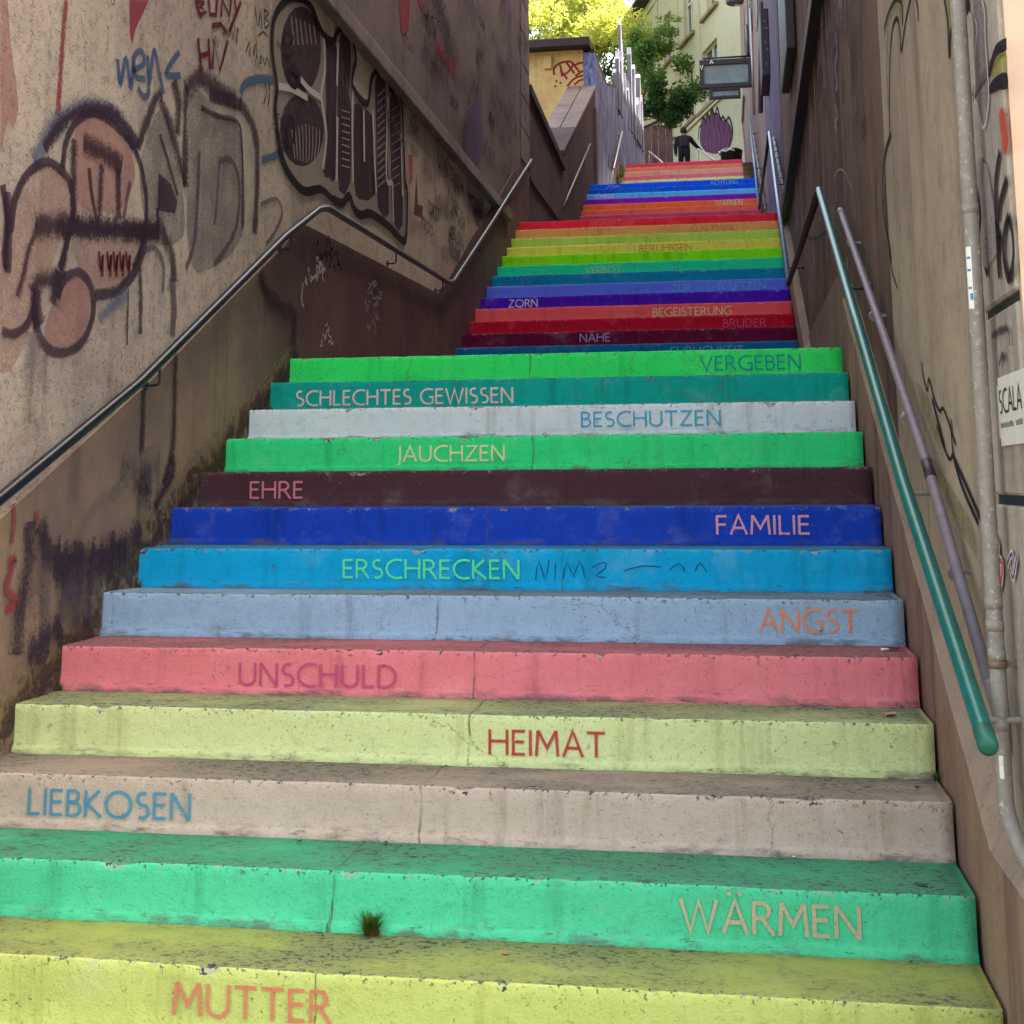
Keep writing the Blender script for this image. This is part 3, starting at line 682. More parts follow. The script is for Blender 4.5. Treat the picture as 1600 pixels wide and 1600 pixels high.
for k in range(10): D.stroke(C2((785, 640+50*k), (830, 610+50*k)), .012, S['pale'], 1)
for k in range(9): D.stroke(C2((490, 640+40*k), (538, 655+40*k)), .016, S['pale'], 1)
for q in (((385, 180), (392, 400), (372, 560), (400, 780), (380, 980)), ((470, 250), (462, 500)), ((465, 680), (460, 1050)), ((560, 420), (552, 700), (556, 1060)), ((618, 640), (622, 940)), ((672, 640), (680, 900), (692, 1120)), ((760, 560), (752, 800), (752, 1040), (785, 1060)), ((835, 780), (845, 1140)), ((785, 1060), (792, 1290)), ((250, 460), (300, 520), (370, 570)), ((120, 500), (200, 520), (290, 570))):
    D.stroke(C2(*q), .05, S['white'])
D.stroke(C2((180, 440), (200, 400), (240, 440), (220, 500), (185, 480)), .05, S['black'])
D.stroke(C2((165, 190), (150, 240), (170, 330), (200, 320)), .025, S['black'])
D.stroke(C2((185, 180), (205, 220), (180, 260)), .02, S['black'])
D.stroke(C2((190, 670), (165, 760), (190, 860), (215, 740), (190, 670)), .03, S['black'])
D.stroke(C2(*OUT), .055, S['black'], 4, closed=True)
D.stroke(C2((110, 750), (150, 940), (210, 1050), (275, 1112), (365, 1098)), .06, S['black'])
D.stroke(C2((440, 1160), (490, 1182), (532, 1140), (562, 1215), (602, 1252), (655, 1242), (760, 1312), (846, 1400), (866, 1370)), .07, S['black'])
D.build('graffiti', LB, 'black outlined bubble lettering graffiti under the ledge')

# hand-sized scribbles
def scrawl(D, conv, x0, y0, x1, y1, n, m, w, rr, tall=1.0):
    for k in range(n):
        cx, cy = rr.uniform(x0, x1), rr.uniform(y0, y1); s_ = rr.uniform(10, 22)
        pts = [(cx, cy)]
        for j in range(rr.randint(3, 6)): pts.append((pts[-1][0]+rr.uniform(-.6, 1.)*s_, pts[-1][1]+rr.uniform(-1.3, 1.3)*s_*tall))
        D.stroke(conv(*pts), w, m, 3)
def tagline(D, x, y, z, h, n, m, w, rr, s_=1, slope=0.):
    for k in range(n):
        cw = h*rr.uniform(.35, .75); a = rr.choice((
            ((0, 0), (.1, 1), (.9, 0), (1, 1)), ((0, 1), (.05, .1), (.6, 0), (1, .9)), ((1, .9), (.3, 1), (.05, .5), (.4, 0), (1, .15)), ((0, 0), (.5, 1), (1, 0)), ((0, 0), (.05, 1), (.8, .75), (.2, .5), (1, 0)),
            ((1, .9), (.2, .95), (.9, .3), (.1, .0)), ((.5, 0), (.5, 1), (0, .9), (1, 1)), ((.1, .5), (.5, 1), (.95, .5), (.5, 0), (.1, .5)), ((0, 1), (.25, 0), (.5, .7), (.75, 0), (1, 1))))
        P = [Vector((x, y+s_*(q[0]*cw+rr.uniform(-.06, .06)*h), z+slope*s_*0+q[1]*h*rr.uniform(.85, 1.1))) for q in a]
        D.stroke(P, w, m, 4); y += s_*(cw+h*rr.uniform(.06, .25))
    return y
rr = random.Random(5)
D = Decal((1, 0, 0), .0065)
S['fadetag'] = spray('faded_tag', col(52, 38, 50), 1.8, .75, gk=.8)
S['fadeviolet'] = spray('faded_violet_tag', col(92, 74, 110), 1.3, .55, gk=1.0)
for k in range(46):
    y = rr.uniform(6.9, 10.2); zlo = 3.25+max(0, y-8.0)*.50
    if zlo > 4.1: continue
    tagline(D, LW, y, rr.uniform(zlo, 4.12), rr.uniform(.07, .2), rr.randint(2, 6), rr.choice((S['tag'], S['fadetag'], S['fadetag'], S['fadeviolet'])), rr.uniform(.012, .026), rr)
for k in range(10): tagline(D, LW, rr.uniform(5.6, 6.6), rr.uniform(3.9, 4.2), rr.uniform(.06, .13), 4, S['tag'], .014, rr)
for k in range(12): tagline(D, LW, rr.uniform(.9, 3.6), rr.uniform(3.3, 4.2), rr.uniform(.04, .09), rr.randint(2, 5), S['fadetag'], .009, rr)
D.fill(C2((860, 900), (885, 900), (885, 1040), (865, 1080)), S['red'], 1)
D.fill(C2((905, 1010), (915, 1190), (945, 1200), (940, 1270), (890, 1250)), S['darkred'], 1)
D.off = .017
scrawl(D, C6, 300, 310, 440, 450, 12, S['tag'], .02, rr, 1.6)
scrawl(D, C6, 240, 380, 350, 530, 12, S['white'], .018, rr, 1.8)
scrawl(D, C6, 340, 740, 385, 840, 7, S['white'], .014, rr, 1.5)
scrawl(D, C6, 595, 480, 655, 740, 14, S['pale'], .02, rr, 1.8)
# dado marks beside the lower steps
D.stroke(C5((770, 1100), (768, 1280), (758, 1450)), .075, S['purp'])
D.stroke(C5((952, 850), (945, 1200), (930, 1450), (880, 1620)), .08, S['purp'])
D.stroke(C9((930, 40), (930, 140), (830, 330)), .09, S['purp'])
D.stroke(C9((690, 100), (650, 220), (520, 300), (430, 430), (380, 550)), .07, S['grey'])
D.stroke(C9((650, 80), (740, 130), (860, 110)), .2, S['splash2']); D.stroke(C9((770, 120), (800, 220), (730, 270)), .2, S['splash2'])
D.stroke(C9((170, 450), (300, 610), (560, 580), (760, 450)), .15, S['splash'])
D.stroke(C9((135, 410), (130, 640), (90, 900), (60, 1150)), .13, S['splash'])
D.stroke(C9((270, 640), (420, 690), (560, 640), (690, 560)), .22, S['splash'])
D.stroke(C9((200, 620), (190, 820), (300, 980)), .20, S['splash2'])
D.stroke(C9((330, 760), (420, 860), (540, 760)), .26, S['splash2'])
D.stroke(C9((300, 960), (240, 1050), (120, 1150)), .15, S['splash'])
D.stroke(C9((40, 310), (45, 420), (30, 530)), .03, S['red'])
D.stroke(C9((170, 350), (175, 410)), .04, S['red'])
D.stroke(C9((10, 640), (50, 620), (0, 780), (60, 850), (0, 900)), .04, S['red'])
D.stroke(C6((0, 440), (40, 560), (120, 640), (190, 680), (185, 860)), .17, S['purp'])
D.build('graffiti', LB, 'thin black, white and violet scribbled tags', .02)
D = Decal((1, 0, 0), .0085)
D.fill(C2((822, -10), (890, -10), (882, 180), (840, 205)), S['red'], 1)
D.stroke(C2((930, -10), (985, 80), (1010, 160), (1008, 230)), .10, S['red'], taper=True)
D.fill(C2((1040, 170), (1060, 265), (1160, 370), (1150, 470), (1110, 400), (1045, 300)), S['red'], 1)
for k in range(70):
    y = rr.uniform(6.2, 12.1); zt = 4.6+(y-5)*.42
    tagline(D, LW+.004, y, rr.uniform(4.5, min(zt, 7.2)), rr.uniform(.07, .24), rr.randint(2, 6), rr.choice((S['tag'], S['fadetag'], S['fadetag'], S['fadeviolet'])), rr.uniform(.012, .03), rr)
for k in range(16): tagline(D, LW+.004, rr.uniform(10.6, 12.0), rr.uniform(5.2, 6.9), rr.uniform(.2, .42), rr.randint(1, 3), S['violet'], .035, rr)
D.fill(C2((1200, 660), (1280, 600), (1290, 900), (1210, 980)), S['violet'], 2)
D.build('graffiti', LB, 'red streaks and violet tags on the grey upper wall', .02)

# ================================================================ LEFT HANDRAILS
RX = -2.975
def rail_pts(pxs, x): return [onx(a, b, x) for a, b in pxs]
def bracket(par, p, wallx, drop=.07, mat=None, r=.006):
    bm = bmesh.new(); s_ = 1 if wallx > p.x else -1
    tube(bm, smooth_path([p+Vector((0, 0, -.012)), p+Vector((0, 0, -drop)), p+Vector((s_*.02, 0, -drop-.012)), Vector((wallx, p.y, p.z-drop-.012))], 4), r, 8)
    tube(bm, [Vector((wallx-s_*.006, p.y, p.z-drop-.012)), Vector((wallx+s_*.004, p.y, p.z-drop-.012))], .022, 12)
    mesh_obj('bracket', bm, mat or M['dark_steel'], par)
H = thing('handrail', 'long black handrail bent along the left wall, from the lowest steps up past the landing', 'handrail', (RX, 4, 2.5))
P = rail_pts([(0, 779), (217, 599), (445, 370), (498, 327), (512, 325), (700, 441), (708, 440), (770, 345), (800, 297), (830, 250)], RX)
P = [P[0]+(P[0]-P[1])*.9]+P
bm = bmesh.new(); tube(bm, P, .021, 14); mesh_obj('rail', bm, M['black_paint'], H)
def lerp_on(P, y):
    for a, b in zip(P, P[1:]):
        if a.y <= y <= b.y: return a.lerp(b, (y-a.y)/(b.y-a.y))
    return P[-1]
for y in (.3, 1.88, 3.55, 5.9, 7.5, 9.2, 11.0, 12.5): bracket(H, lerp_on(P, y), LW+.012, .085)
H = thing('handrail', 'thin pale handrail on the brown retaining wall beside the third flight', 'handrail', (RX, 18, 6.5))
P = rail_pts([(880, 325), (890, 300), (908, 258), (922, 225)], RX+.02)
bm = bmesh.new(); tube(bm, P, .019, 10); mesh_obj('rail', bm, M['black_paint'], H)
for y in (17.3, 18.7, 20.0): bracket(H, lerp_on(P, y), LW+.01, .08)
H = thing('handrail', 'thin grey handrail against the blue-grey wall at the topmost flight', 'handrail', (RX, 26, 9))
P = rail_pts([(953, 290), (972, 206)], RX+.03)
bm = bmesh.new(); tube(bm, P, .02, 10); mesh_obj('rail', bm, M['pale_steel'], H)
for y in (25.2, 27.): bracket(H, lerp_on(P, y), LW+.01, .08)

# ================================================================ RETAINING WALL AND STEPPED PARAPET, LEFT
M['retain'] = plaster('dark_retaining_render', col(84, 62, 60), col(64, 46, 50), col(38, 28, 34), streak=.7, speck=.4, pale=col(128, 106, 104), palek=.4, bump=.8, dist=.012, worm=.3)
M['coping'] = plaster('weathered_coping_stone', col(104, 92, 88), col(84, 74, 74), col(62, 50, 54), streak=.2, speck=.4, grain=40)
M['dcoping'] = plaster('dark_coping', col(66, 50, 50), col(52, 40, 44), col(32, 24, 30), streak=.3, speck=.3)
RWT = thing('retaining_wall', 'dark brown retaining wall with level coping just beyond the left building', 'wall', (LW, 14.5, 4.5))
bm = bmesh.new(); prism_x(bm, [(12.9, 4.2), (16.42, 4.6), (16.42, 6.12), (12.9, 6.32)], -3.7, LW); mesh_obj('wall', bm, M['retain'], RWT)
bm = bmesh.new(); prism_x(bm, [(12.92, 6.31), (16.46, 6.11), (16.46, 6.24), (12.92, 6.44)], -3.75, LW+.05); bevel(bm, .012); mesh_obj('coping', bm, M['dcoping'], RWT)
bm = bmesh.new(); prism_x(bm, [(12.95, 5.18), (16.0, 5.2), (16.0, 5.24), (12.95, 5.22)], LW-.02, LW+.03); mesh_obj('ledge', bm, M['retain'], RWT)
PT = thing('parapet_wall', 'sloping brown parapet wall with cracked pale stone coping beside the third flight', 'wall', (LW, 19, 6))
bm = bmesh.new(); prism_x(bm, [(16.42, 4.4), (21.75, 6.3), (21.75, 8.93), (21.2, 8.70), (16.42, 6.33)], -3.5, LW); mesh_obj('wall', bm, M['retain'], PT)
def cop(y0, y1, mat, x0=-3.58, x1=LW+.03, lift=0.):
    bm = bmesh.new(); z = lambda y: 6.40+(y-16.40)*.4955+lift
    prism_x(bm, [(y0, z(y0)-.06), (y1, z(y1)-.06), (y1, z(y1)+.02), (y0, z(y0)+.02)], x0, x1); bevel(bm, .012); mesh_obj('coping', bm, mat, PT)
cop(16.44, 18.05, M['dcoping']); cop(18.07, 19.9, M['coping'], x1=-3.30); cop(18.07, 19.95, M['coping'], x0=-3.285); cop(19.93, 21.74, M['coping'], x1=-3.31); cop(19.97, 21.74, M['coping'], x0=-3.295)
bm = bmesh.new(); box(bm, LW-.02, LW+.05, 21.35, 21.72, 6.0, 8.5); bevel(bm, .01)
mesh_obj('end_post', bm, M['coping'], PT)
# blue-grey garden wall running on to the picket fence
N = NT('blue_grey_painted_render')
cc = N.mix(N.step(N.noise(1, 7, .75, 1.0, stretch=(4, 4, 1.2)), .42, .60), col(124, 130, 164), col(80, 82, 120))
cc = N.mix(N.math('MULTIPLY', N.step(N.noise(3, 5, .7, stretch=(3, 3, .5)), .5, .65), .7), cc, col(48, 42, 62))
cc = N.mix(N.math('MULTIPLY', N.step(N.noise(1, 5, .7, stretch=(11, 11, .8)), .6, .68), .7), cc, col(160, 160, 176))
M['bluewall'] = N.set(color=cc, rough=.9, normal=N.bump(N.noise(30, 5), .6, .02))
GW = thing('garden_wall', 'blue-grey painted wall with curved dark top edge beside the topmost flight', 'wall', (LW, 28, 7.5))
bm = bmesh.new()
top = [(21.76, 9.75), (22.6, 9.72), (23.6, 9.74), (24.6, 9.9), (25.4, 10.15), (27, 10.55), (30, 10.95), (33, 11.3), (37, 11.9)]
prism_x(bm, [(21.76, 6.4), (24, 7.4), (37, 9.6)]+top[::-1], -3.28, LW); mesh_obj('wall', bm, M['bluewall'], GW)
bm = bmesh.new()
tube(bm, [(LW-.05, y, z+.02) for y, z in top[:6]], .05, 8); mesh_obj('edge_strip', bm, M['dcoping'], GW)

# shed
SHD = thing('shed', 'small ochre shed with dark eaves and a red tag, left behind the parapet', 'shed', (-4.2, 22.5, 7))
M['ochre'] = plaster('ochre_render', col(206, 172, 116), col(188, 154, 102), col(96, 76, 58), streak=.25, speck=.15, grain=40, bump=.25)
bm = bmesh.new(); prism_x(bm, [(21.8, 6.2), (25.4, 7.2), (25.4, 10.02), (21.8, 9.82)], -6.5, -3.285); mesh_obj('wall', bm, M['ochre'], SHD)
M['roof'] = paint('dark_roof', col(50, 40, 42), rough=.8, var=.25)
bm = bmesh.new()
prism_x(bm, [(21.45, 9.80), (25.6, 10.08), (25.6, 10.2), (21.45, 9.97)], -6.6, -3.12); bevel(bm, .015); mesh_obj('roof', bm, M['roof'], SHD)
bm = bmesh.new(); box(bm, -4.05, -3.90, 21.72, 21.8, 9.45, 9.72); bevel(bm, .02); mesh_obj('beam_end', bm, M['ochre'], SHD)
D = Decal((0, -1, 0), .003); Q = lambda *p: [ony(820+a/8, 60+b/8, 21.8) for a, b in p]
S['redtag'] = spray('red_tag_paint', col(150, 40, 42), 2.5, .9, gk=.4)
for q in (((370, 460), (365, 380), (440, 310), (560, 290), (600, 330), (540, 420), (450, 470)), ((440, 330), (470, 470)), ((450, 400), (530, 510)), ((520, 300), (620, 440)), ((590, 300), (690, 430)), ((620, 340), (680, 310), (770, 300)), ((630, 470), (720, 410), (778, 380)), ((530, 600), (600, 520), (680, 475), (770, 465)), ((620, 580), (680, 530), (750, 510)), ((385, 525), (405, 540)), ((435, 550), (460, 565)), ((370, 595), (395, 605))):
    D.stroke(Q(*q), .05, S['redtag'])
D.build('graffiti', SHD, 'red tag under the eaves')

# picket fence, weathered pales of uneven height
N = NT('weathered_pales')
cc = N.mix(N.step(N.noise(1, 5, .7, stretch=(14, 14, 1.2)), .38, .64), col(104, 102, 116), col(62, 58, 78))
M['pale'] = N.set(color=N.mix(N.math('MULTIPLY', N.noise(1, 4, stretch=(30, 30, 1)), .4), cc, col(150, 146, 150)), rough=.9, normal=N.bump(N.noise(1, 4, stretch=(40, 40, 3)), .5, .01))
PF = thing('picket_fence', 'ragged grey wooden pale fence of uneven pointed boards on the blue-grey wall', 'fence', (LW, 31, 10))
y = 26.6; k = 0
hts = [11.0, 11.5, 11.2, 11.9, 12.9, 12.6, 11.6, 12.0, 11.7, 12.1, 13.0, 11.9, 12.6, 13.1, 12.2, 12.5, 13.3, 12.6, 13.0, 12.8]
for h in hts:
    wd = rnd.uniform(.28, .5); bm = bmesh.new(); tp = h+rnd.uniform(-.1, .1); lean = rnd.uniform(-.08, .08)
    zb = 10.0+(y-26.6)*.14
    prism_x(bm, [(y, zb), (y+wd, zb), (y+wd*.9+lean, tp-rnd.uniform(.25, .7)), (y+wd*.5+lean, tp), (y+wd*.15+lean, tp-rnd.uniform(.1, .5))], LW-.06+rnd.uniform(-.03, .02), LW-.02+rnd.uniform(.0, .07))
    mesh_obj('pale', bm, M['pale'], PF); y += wd+rnd.uniform(.06, .22)
# ================================================================ RIGHT BUILDING
M['r_conc'] = plaster('tan_streaked_concrete', col(168, 150, 124), col(150, 132, 112), col(74, 60, 52), streak=.6, speck=.35, grain=60, bump=.5, pale=col(188, 170, 142), palek=.35, worm=.35)
M['r_pier'] = plaster('grey_pier_plaster', col(176, 162, 142), col(148, 138, 126), col(66, 56, 52), streak=.5, speck=.35, grain=60, bump=.5, pale=col(200, 186, 160), palek=.4, worm=.3)
M['r_brown'] = plaster('dark_brown_wall_paint', col(122, 94, 76), col(92, 68, 62), col(46, 32, 34), streak=.75, speck=.3, grain=50, bump=.6, dist=.01, pale=col(160, 140, 122), palek=.45, worm=.3)
M['r_front'] = plaster('cream_street_render', col(190, 164, 140), col(184, 158, 134), col(160, 130, 104), streak=.1, speck=.08, grain=40, bump=.2)
M['r_plinth'] = plaster('brown_plinth', col(156, 124, 98), col(128, 100, 84), col(70, 50, 44), streak=.6, speck=.35, grain=50, bump=.5, pale=col(190, 164, 134), palek=.3)
M['r_cham'] = plaster('pale_plinth_top', col(160, 138, 116), col(138, 118, 102), col(90, 72, 62), streak=.2, speck=.4, grain=40)  # plinth top, paler than its face
M['r_band'] = plaster('tan_wall_base', col(140, 116, 96), col(124, 100, 84), col(60, 46, 42), streak=.5, speck=.2)
RB = thing('building', 'tan concrete building right of the stairs with drainpipe and cream street front', 'building', (2, 4, 0))
bm = bmesh.new()
prism_x(bm, [(-.40, -.2), (-.40, 15), (0, 10), (0, -.2)], .058, 5)
# block joints of the corner pier, cut as recessed bands
bm.free(); bm = bmesh.new()
zc = -.2
for zj in (1.335, 1.785, 2.345, 2.9, 3.5, 10):
    prism_x(bm, [(-.41, zc), (.0, zc), (.0, zj-.012), (-.41, zj-.012)], .052, 1.0); zc = zj+.012
bevel(bm, .006, 1)
o = mesh_obj('corner_pier', bm, M['r_pier'], RB)
bm = bmesh.new(); prism_x(bm, [(-.40, -.2), (.02, -.2), (.02, 10), (-.40, 10)], .066, .99); mesh_obj('joint_backing', bm, M['dark_steel'], RB)
bm = bmesh.new(); prism_x(bm, [(.0, -.2), (1.935, .5), (1.935, 12.6), (.0, 12.6)], .062, 1.0); o = mesh_obj('wall', bm, M['r_conc'], RB)
bm = bmesh.new(); prism_x(bm, [(1.935, .5), (11.4, 3.6), (11.4, 12.6), (1.935, 12.6)], .070, 1.0); o = mesh_obj('wall', bm, M['r_brown'], RB); o['label'] = 'dark brown painted wall stretch with pale scratches'
bm = bmesh.new(); box(bm, .062, 9, -.425, -.405, -.2, 10); mesh_obj('street_front', bm, M['r_front'], RB)
bm = bmesh.new(); box(bm, 1.0, 9, -.404, 11.4, -.2, 12.7); mesh_obj('body', bm, M['r_conc'], RB)
bm = bmesh.new(); prism_x(bm, [(3.9, 1.9), (8.1, 2.1), (8.1, 2.57), (3.9, 2.58)], .06, .1); mesh_obj('base_band', bm, M['r_band'], RB)
bm = bmesh.new()
prism_x(bm, [(4.0, 4.37), (11.3, 4.09), (11.3, 4.20), (4.0, 4.48)], -.01, .09); bevel(bm, .008); mesh_obj('dark_ledge', bm, M['dark_steel'], RB)
# sloping plinth along the lowest flight, chamfered to the wall, and the one beside the second flight
def plinth(par, y0, y1, zf, h, bot):
    bm = bmesh.new(); n = 40; rows = []
    for i in range(n+1):
        y = y0+(y1-y0)*i/n; z = zf(y)+h+mnoise.noise(Vector((y*3, 0, 5)))*.008
        xx = .016+mnoise.noise(Vector((y*4, 2, 0)))*.004
        rows.append([bm.verts.new(p) for p in ((xx, y, zf(y)-bot), (xx, y, z-.01), (xx+.006, y, z), (.064, y, z+.075), (.09, y, z+.08), (.09, y, zf(y)-bot))])
    for A, B in zip(rows, rows[1:]):
        for k in range(5): bm.faces.new((A[k], B[k], B[k+1], A[k+1])).material_index = int(k in (1, 2, 3))
    bm.faces.new(rows[0]); bm.faces.new(rows[-1][::-1])
    bmesh.ops.recalc_face_normals(bm, faces=list(bm.faces)); mesh_obj('plinth', bm, [M['r_plinth'], M['r_cham']], par)
plinth(RB, -.40, 3.72, lambda y: .16+max(y, .12)*NOSE, .27, .6)
plinth(RB, 7.4, 11.4, lambda y: 2.586+(y-8.333)*.5016, .22, .8)

# paint on the right wall
Sr = {}
Sr['lime'] = spray('lime_spray', col(150, 146, 62), 1.2, .55, gk=1.0, streak=.6)
Sr['limewash'] = spray('lime_wash', col(132, 122, 64), .7, .4, gk=1.2, streak=1.0)
Sr['orange'] = spray('orange_red_spray', col(190, 70, 50), 1.6, .85, gk=.7)
rw = lambda x, y: onx(x, y, .062)
E4 = lambda *p: [rw(1180+a/3.81, b/3.81) for a, b in p]
E8 = lambda *p: [rw(1200+a/4, 300+b/4) for a, b in p]
E6 = lambda *p: [rw(1480+a/6.667, b/6.667) for a, b in p]
E3 = lambda *p: [rw(1200+a/4, 600+b/4) for a, b in p]
D = Decal((-1, 0, 0), .002)
D.stroke(E4((770, 200), (790, 120), (835, 30), (860, 40), (870, 110)), .05, Sr['lime'])
D.stroke(E4((790, 180), (785, 400), (795, 650)), .03, Sr['lime'])
D.stroke(E4((770, 170), (800, 70), (840, 0), (875, 20), (880, 150)), .022, S['black'])
D.stroke(E4((930, -20), (900, 120), (872, 300), (865, 210), (850, 110), (820, 170), (803, 400), (803, 800)), .02, S['black'])
D.stroke(E4((812, 800), (780, 900), (762, 1060), (765, 1250), (800, 1450), (812, 1560)), .03, S['black'])
D.stroke(E4((960, -10), (972, 60), (974, 130)), .016, S['black'])
D.stroke(E4((1130, -10), (1150, 120), (1160, 350)), .02, S['black'])
D.fill(E4((1140, 0), (1175, 0), (1180, 150), (1165, 170)), Sr['lime'], 1)
D.stroke(E4((1180, 130), (1165, 230), (1163, 340)), .02, S['black'])
D.stroke(E8((720, 0), (735, 200), (760, 330), (775, 480), (812, 600)), .012, S['black'])
D.stroke(E8((962, 1060), (975, 1150), (1000, 1240), (1010, 1170), (1050, 1310), (1080, 1370), (1105, 1360), (1180, 1580)), .014, S['black'])
D.stroke(E8((1030, 1290), (1080, 1480), (1110, 1600)), .022, S['black'])
D.fill(E8((930, 1180), (1010, 1290), (1100, 1560), (1080, 1620), (960, 1330)), Sr['limewash'], 1)
D.stroke(E3((1060, 250), (1100, 380), (1140, 470), (1160, 440)), .014, S['black'])
D.stroke(E3((1150, 220), (1165, 440), (1220, 640), (1320, 870)), .02, S['black'])
D.stroke(E3((1160, 440), (1240, 620), (1335, 840)), .02, S['black'])
D.fill(E3((940, 330), (1080, 520), (1300, 900), (1320, 1100), (1200, 900)), Sr['limewash'], 1)
D.build('graffiti', RB, 'black drips and lime outline left over from an old mural')
D = Decal((-1, 0, 0), .014)
D.stroke(E6((240, 0), (262, 60), (265, 150)), .07, S['black'])
D.fill(E6((510, 780), (560, 600), (640, 540), (690, 560), (690, 740), (600, 760)), Sr['lime'])
D.stroke(E6((505, 770), (560, 560), (610, 490), (690, 450)), .03, S['black'])
D.fill(E6((500, 980), (510, 880), (580, 790), (690, 750), (700, 920), (600, 930)), S['black'], 2)
D.fill(E6((345, 0), (430, 0), (470, 120), (465, 420), (500, 900), (490, 1180), (450, 1290), (400, 1200), (360, 900), (340, 480)), S['grey'], 2)
D.stroke(E6((285, 140), (320, 200), (330, 480), (345, 750), (350, 1040), (380, 1080), (400, 1230), (430, 1310), (455, 1320), (480, 1200), (500, 980), (480, 640), (462, 400), (455, 120), (425, 0)), .012, S['white'], 3)
D.stroke(E6((345, 180), (375, 270), (365, 430), (352, 560)), .010, S['white'])
D.fill(E6((610, 1180), (650, 1120), (680, 1250), (715, 1480), (660, 1620), (640, 1450)), Sr['orange'], 2)
L4 = lambda *p: [rw(1180+a/3.81, b/3.81) for a, b in p]
for q in (((1400, 960), (1360, 1200), (1350, 1600)), ((1450, 1300), (1400, 1500), (1420, 1640)), ((1495, 900), (1470, 1100), (1480, 1400), (1490, 1600)), ((1540, 1060), (1500, 1200), (1490, 1320)), ((1340, 1000), (1345, 1120)), ((1480, 1330), (1430, 1420), (1400, 1560))):
    D.stroke(L4(*q), .028, S['black'])
D.stroke(E8((1550, 150), (1520, 260), (1520, 420), (1550, 540), (1580, 420), (1575, 260), (1550, 150)), .03, S['black'])
D.stroke(E8((1410, 400), (1440, 320), (1490, 260), (1480, 400), (1490, 540)), .028, S['black'])
D.fill(L4((1330, 1010), (1420, 980), (1480, 1500), (1360, 1560)), S['greyfill'], 2)
D.stroke(E8((1350, 0), (1370, 150), (1350, 330)), .03, S['black'])
D.stroke(E8((1440, 900), (1540, 850), (1560, 960)), .03, S['purp'])
D.stroke(E8((1490, 1080), (1510, 1020), (1530, 1050)), .03, S['purp'])
D.build('graffiti', RB, 'black looped lettering and peeled grey patch on the corner pier')
D = Decal((-1, 0, 0), .0165)
S['pinkred'] = spray('pink_red_marker', col(214, 70, 90), 4, .95, gk=.2)
S['whiteout'] = spray('white_outline', col(230, 220, 216), 4, .95, gk=.2)
Z3 = lambda *p: [rw(1480+a/3.81, 540+b/3.81) for a, b in p]
for m, wd in ((S['whiteout'], .030), (S['pinkred'], .018)):
    D.stroke(Z3((322, 1060), (318, 1130), (350, 1200), (335, 1250), (370, 1300), (365, 1400), (345, 1460), (330, 1400)), wd, m)
for q in (((405, 1300), (430, 1240), (450, 1330)), ((420, 1330), (440, 1380), (460, 1260))):
    D.stroke(Z3(*q), .022, S['whiteout']); D.stroke(Z3(*q), .014, S['violet'])
D.build('graffiti', RB, 'pink letter S with white outline below the sign plate')
# pale scratches and chevron on the brown stretch
D = Decal((-1, 0, 0), .003); bw = lambda *p: [onx(1180+a/3.81, b/3.81, .07) for a, b in p]
rr = random.Random(11)
D.stroke(bw((480, 190), (490, 300), (480, 400), (490, 500), (483, 530)), .05, S['white'])
D.stroke(bw((478, 620), (495, 690), (480, 730), (492, 775)), .03, S['white'])
D.stroke(bw((470, 1060), (490, 1020), (512, 1008), (540, 1030), (575, 1115)), .012, S['white'])
D.stroke(bw((500, 0), (520, 60), (512, 130)), .12, S['pale'])
for k in range(16):
    a, b = rr.uniform(360, 740), rr.uniform(100, 1100); D.stroke(bw((a, b), (a+rr.uniform(-10, 25), b+rr.uniform(40, 200))), .012, S['pale'], 1)
for k in range(26):
    y = rr.uniform(2.4, 8.5); z = rr.uniform(2.9, 3.9) if y < 5 else rr.uniform(3.2, 4.1)
    tagline(D, .07, y, z, rr.uniform(.08, .26), rr.randint(2, 5), rr.choice((S['fadetag'], S['pale'], S['fadetag'])), rr.uniform(.01, .02), rr, -1)
S['peel'] = spray('peeled_streak', col(150, 128, 112), .9, .5, gk=1.4, streak=1.2)
for k in range(80):
    y = rr.uniform(2.1, 9.5); z = rr.uniform(2.6, 4.8); D.stroke([Vector((.07, y, z)), Vector((.07, y+rr.uniform(-.03, .03), z+rr.uniform(.3, .9)))], rr.uniform(.03, .12), S['peel'], 1)
D.stroke(bw((320, 1410), (370, 1420), (420, 1400), (450, 1380)), .03, S['tag'])
D.build('graffiti', RB, 'pale scratches and faded tags on the brown wall stretch', .06)

# buildings further up the right side
M['r_violet'] = plaster('violet_stained_render', col(112, 96, 116), col(92, 78, 98), col(54, 44, 62), streak=.7, speck=.2, pale=col(146, 130, 150), palek=.35, grain=40)
M['r_beige'] = plaster('beige_streaked_render', col(150, 124, 108), col(128, 104, 96), col(72, 56, 58), streak=.7, speck=.2, pale=col(176, 158, 148), palek=.5, grain=40)
R2 = thing('building', 'violet-stained narrow building halfway up the right side of the stairs', 'building', (2, 14, 4))
bm = bmesh.new(); prism_x(bm, [(11.41, 3.4), (17.2, 4.4), (17.2, 13.6), (11.41, 13.6)], .062, 9); mesh_obj('wall', bm, M['r_violet'], R2)
R3 = thing('building', 'beige streaked building at the upper right of the stairs carrying the hanging sign', 'building', (2, 28, 6))
bm = bmesh.new(); prism_x(bm, [(17.21, 4.4), (24, 7.4), (41, 11), (41, 17.5), (17.21, 15)], .07, 9); mesh_obj('wall', bm, M['r_beige'], R3)
for y, z0 in ((19, 9.4), (23.2, 10.6), (27.6, 11.6), (32.5, 12.6)):
    bm = bmesh.new(); box(bm, .055, .12, y, y+1.1, z0, z0+1.7); mesh_obj('window_reveal', bm, M['dark_steel'], R3)
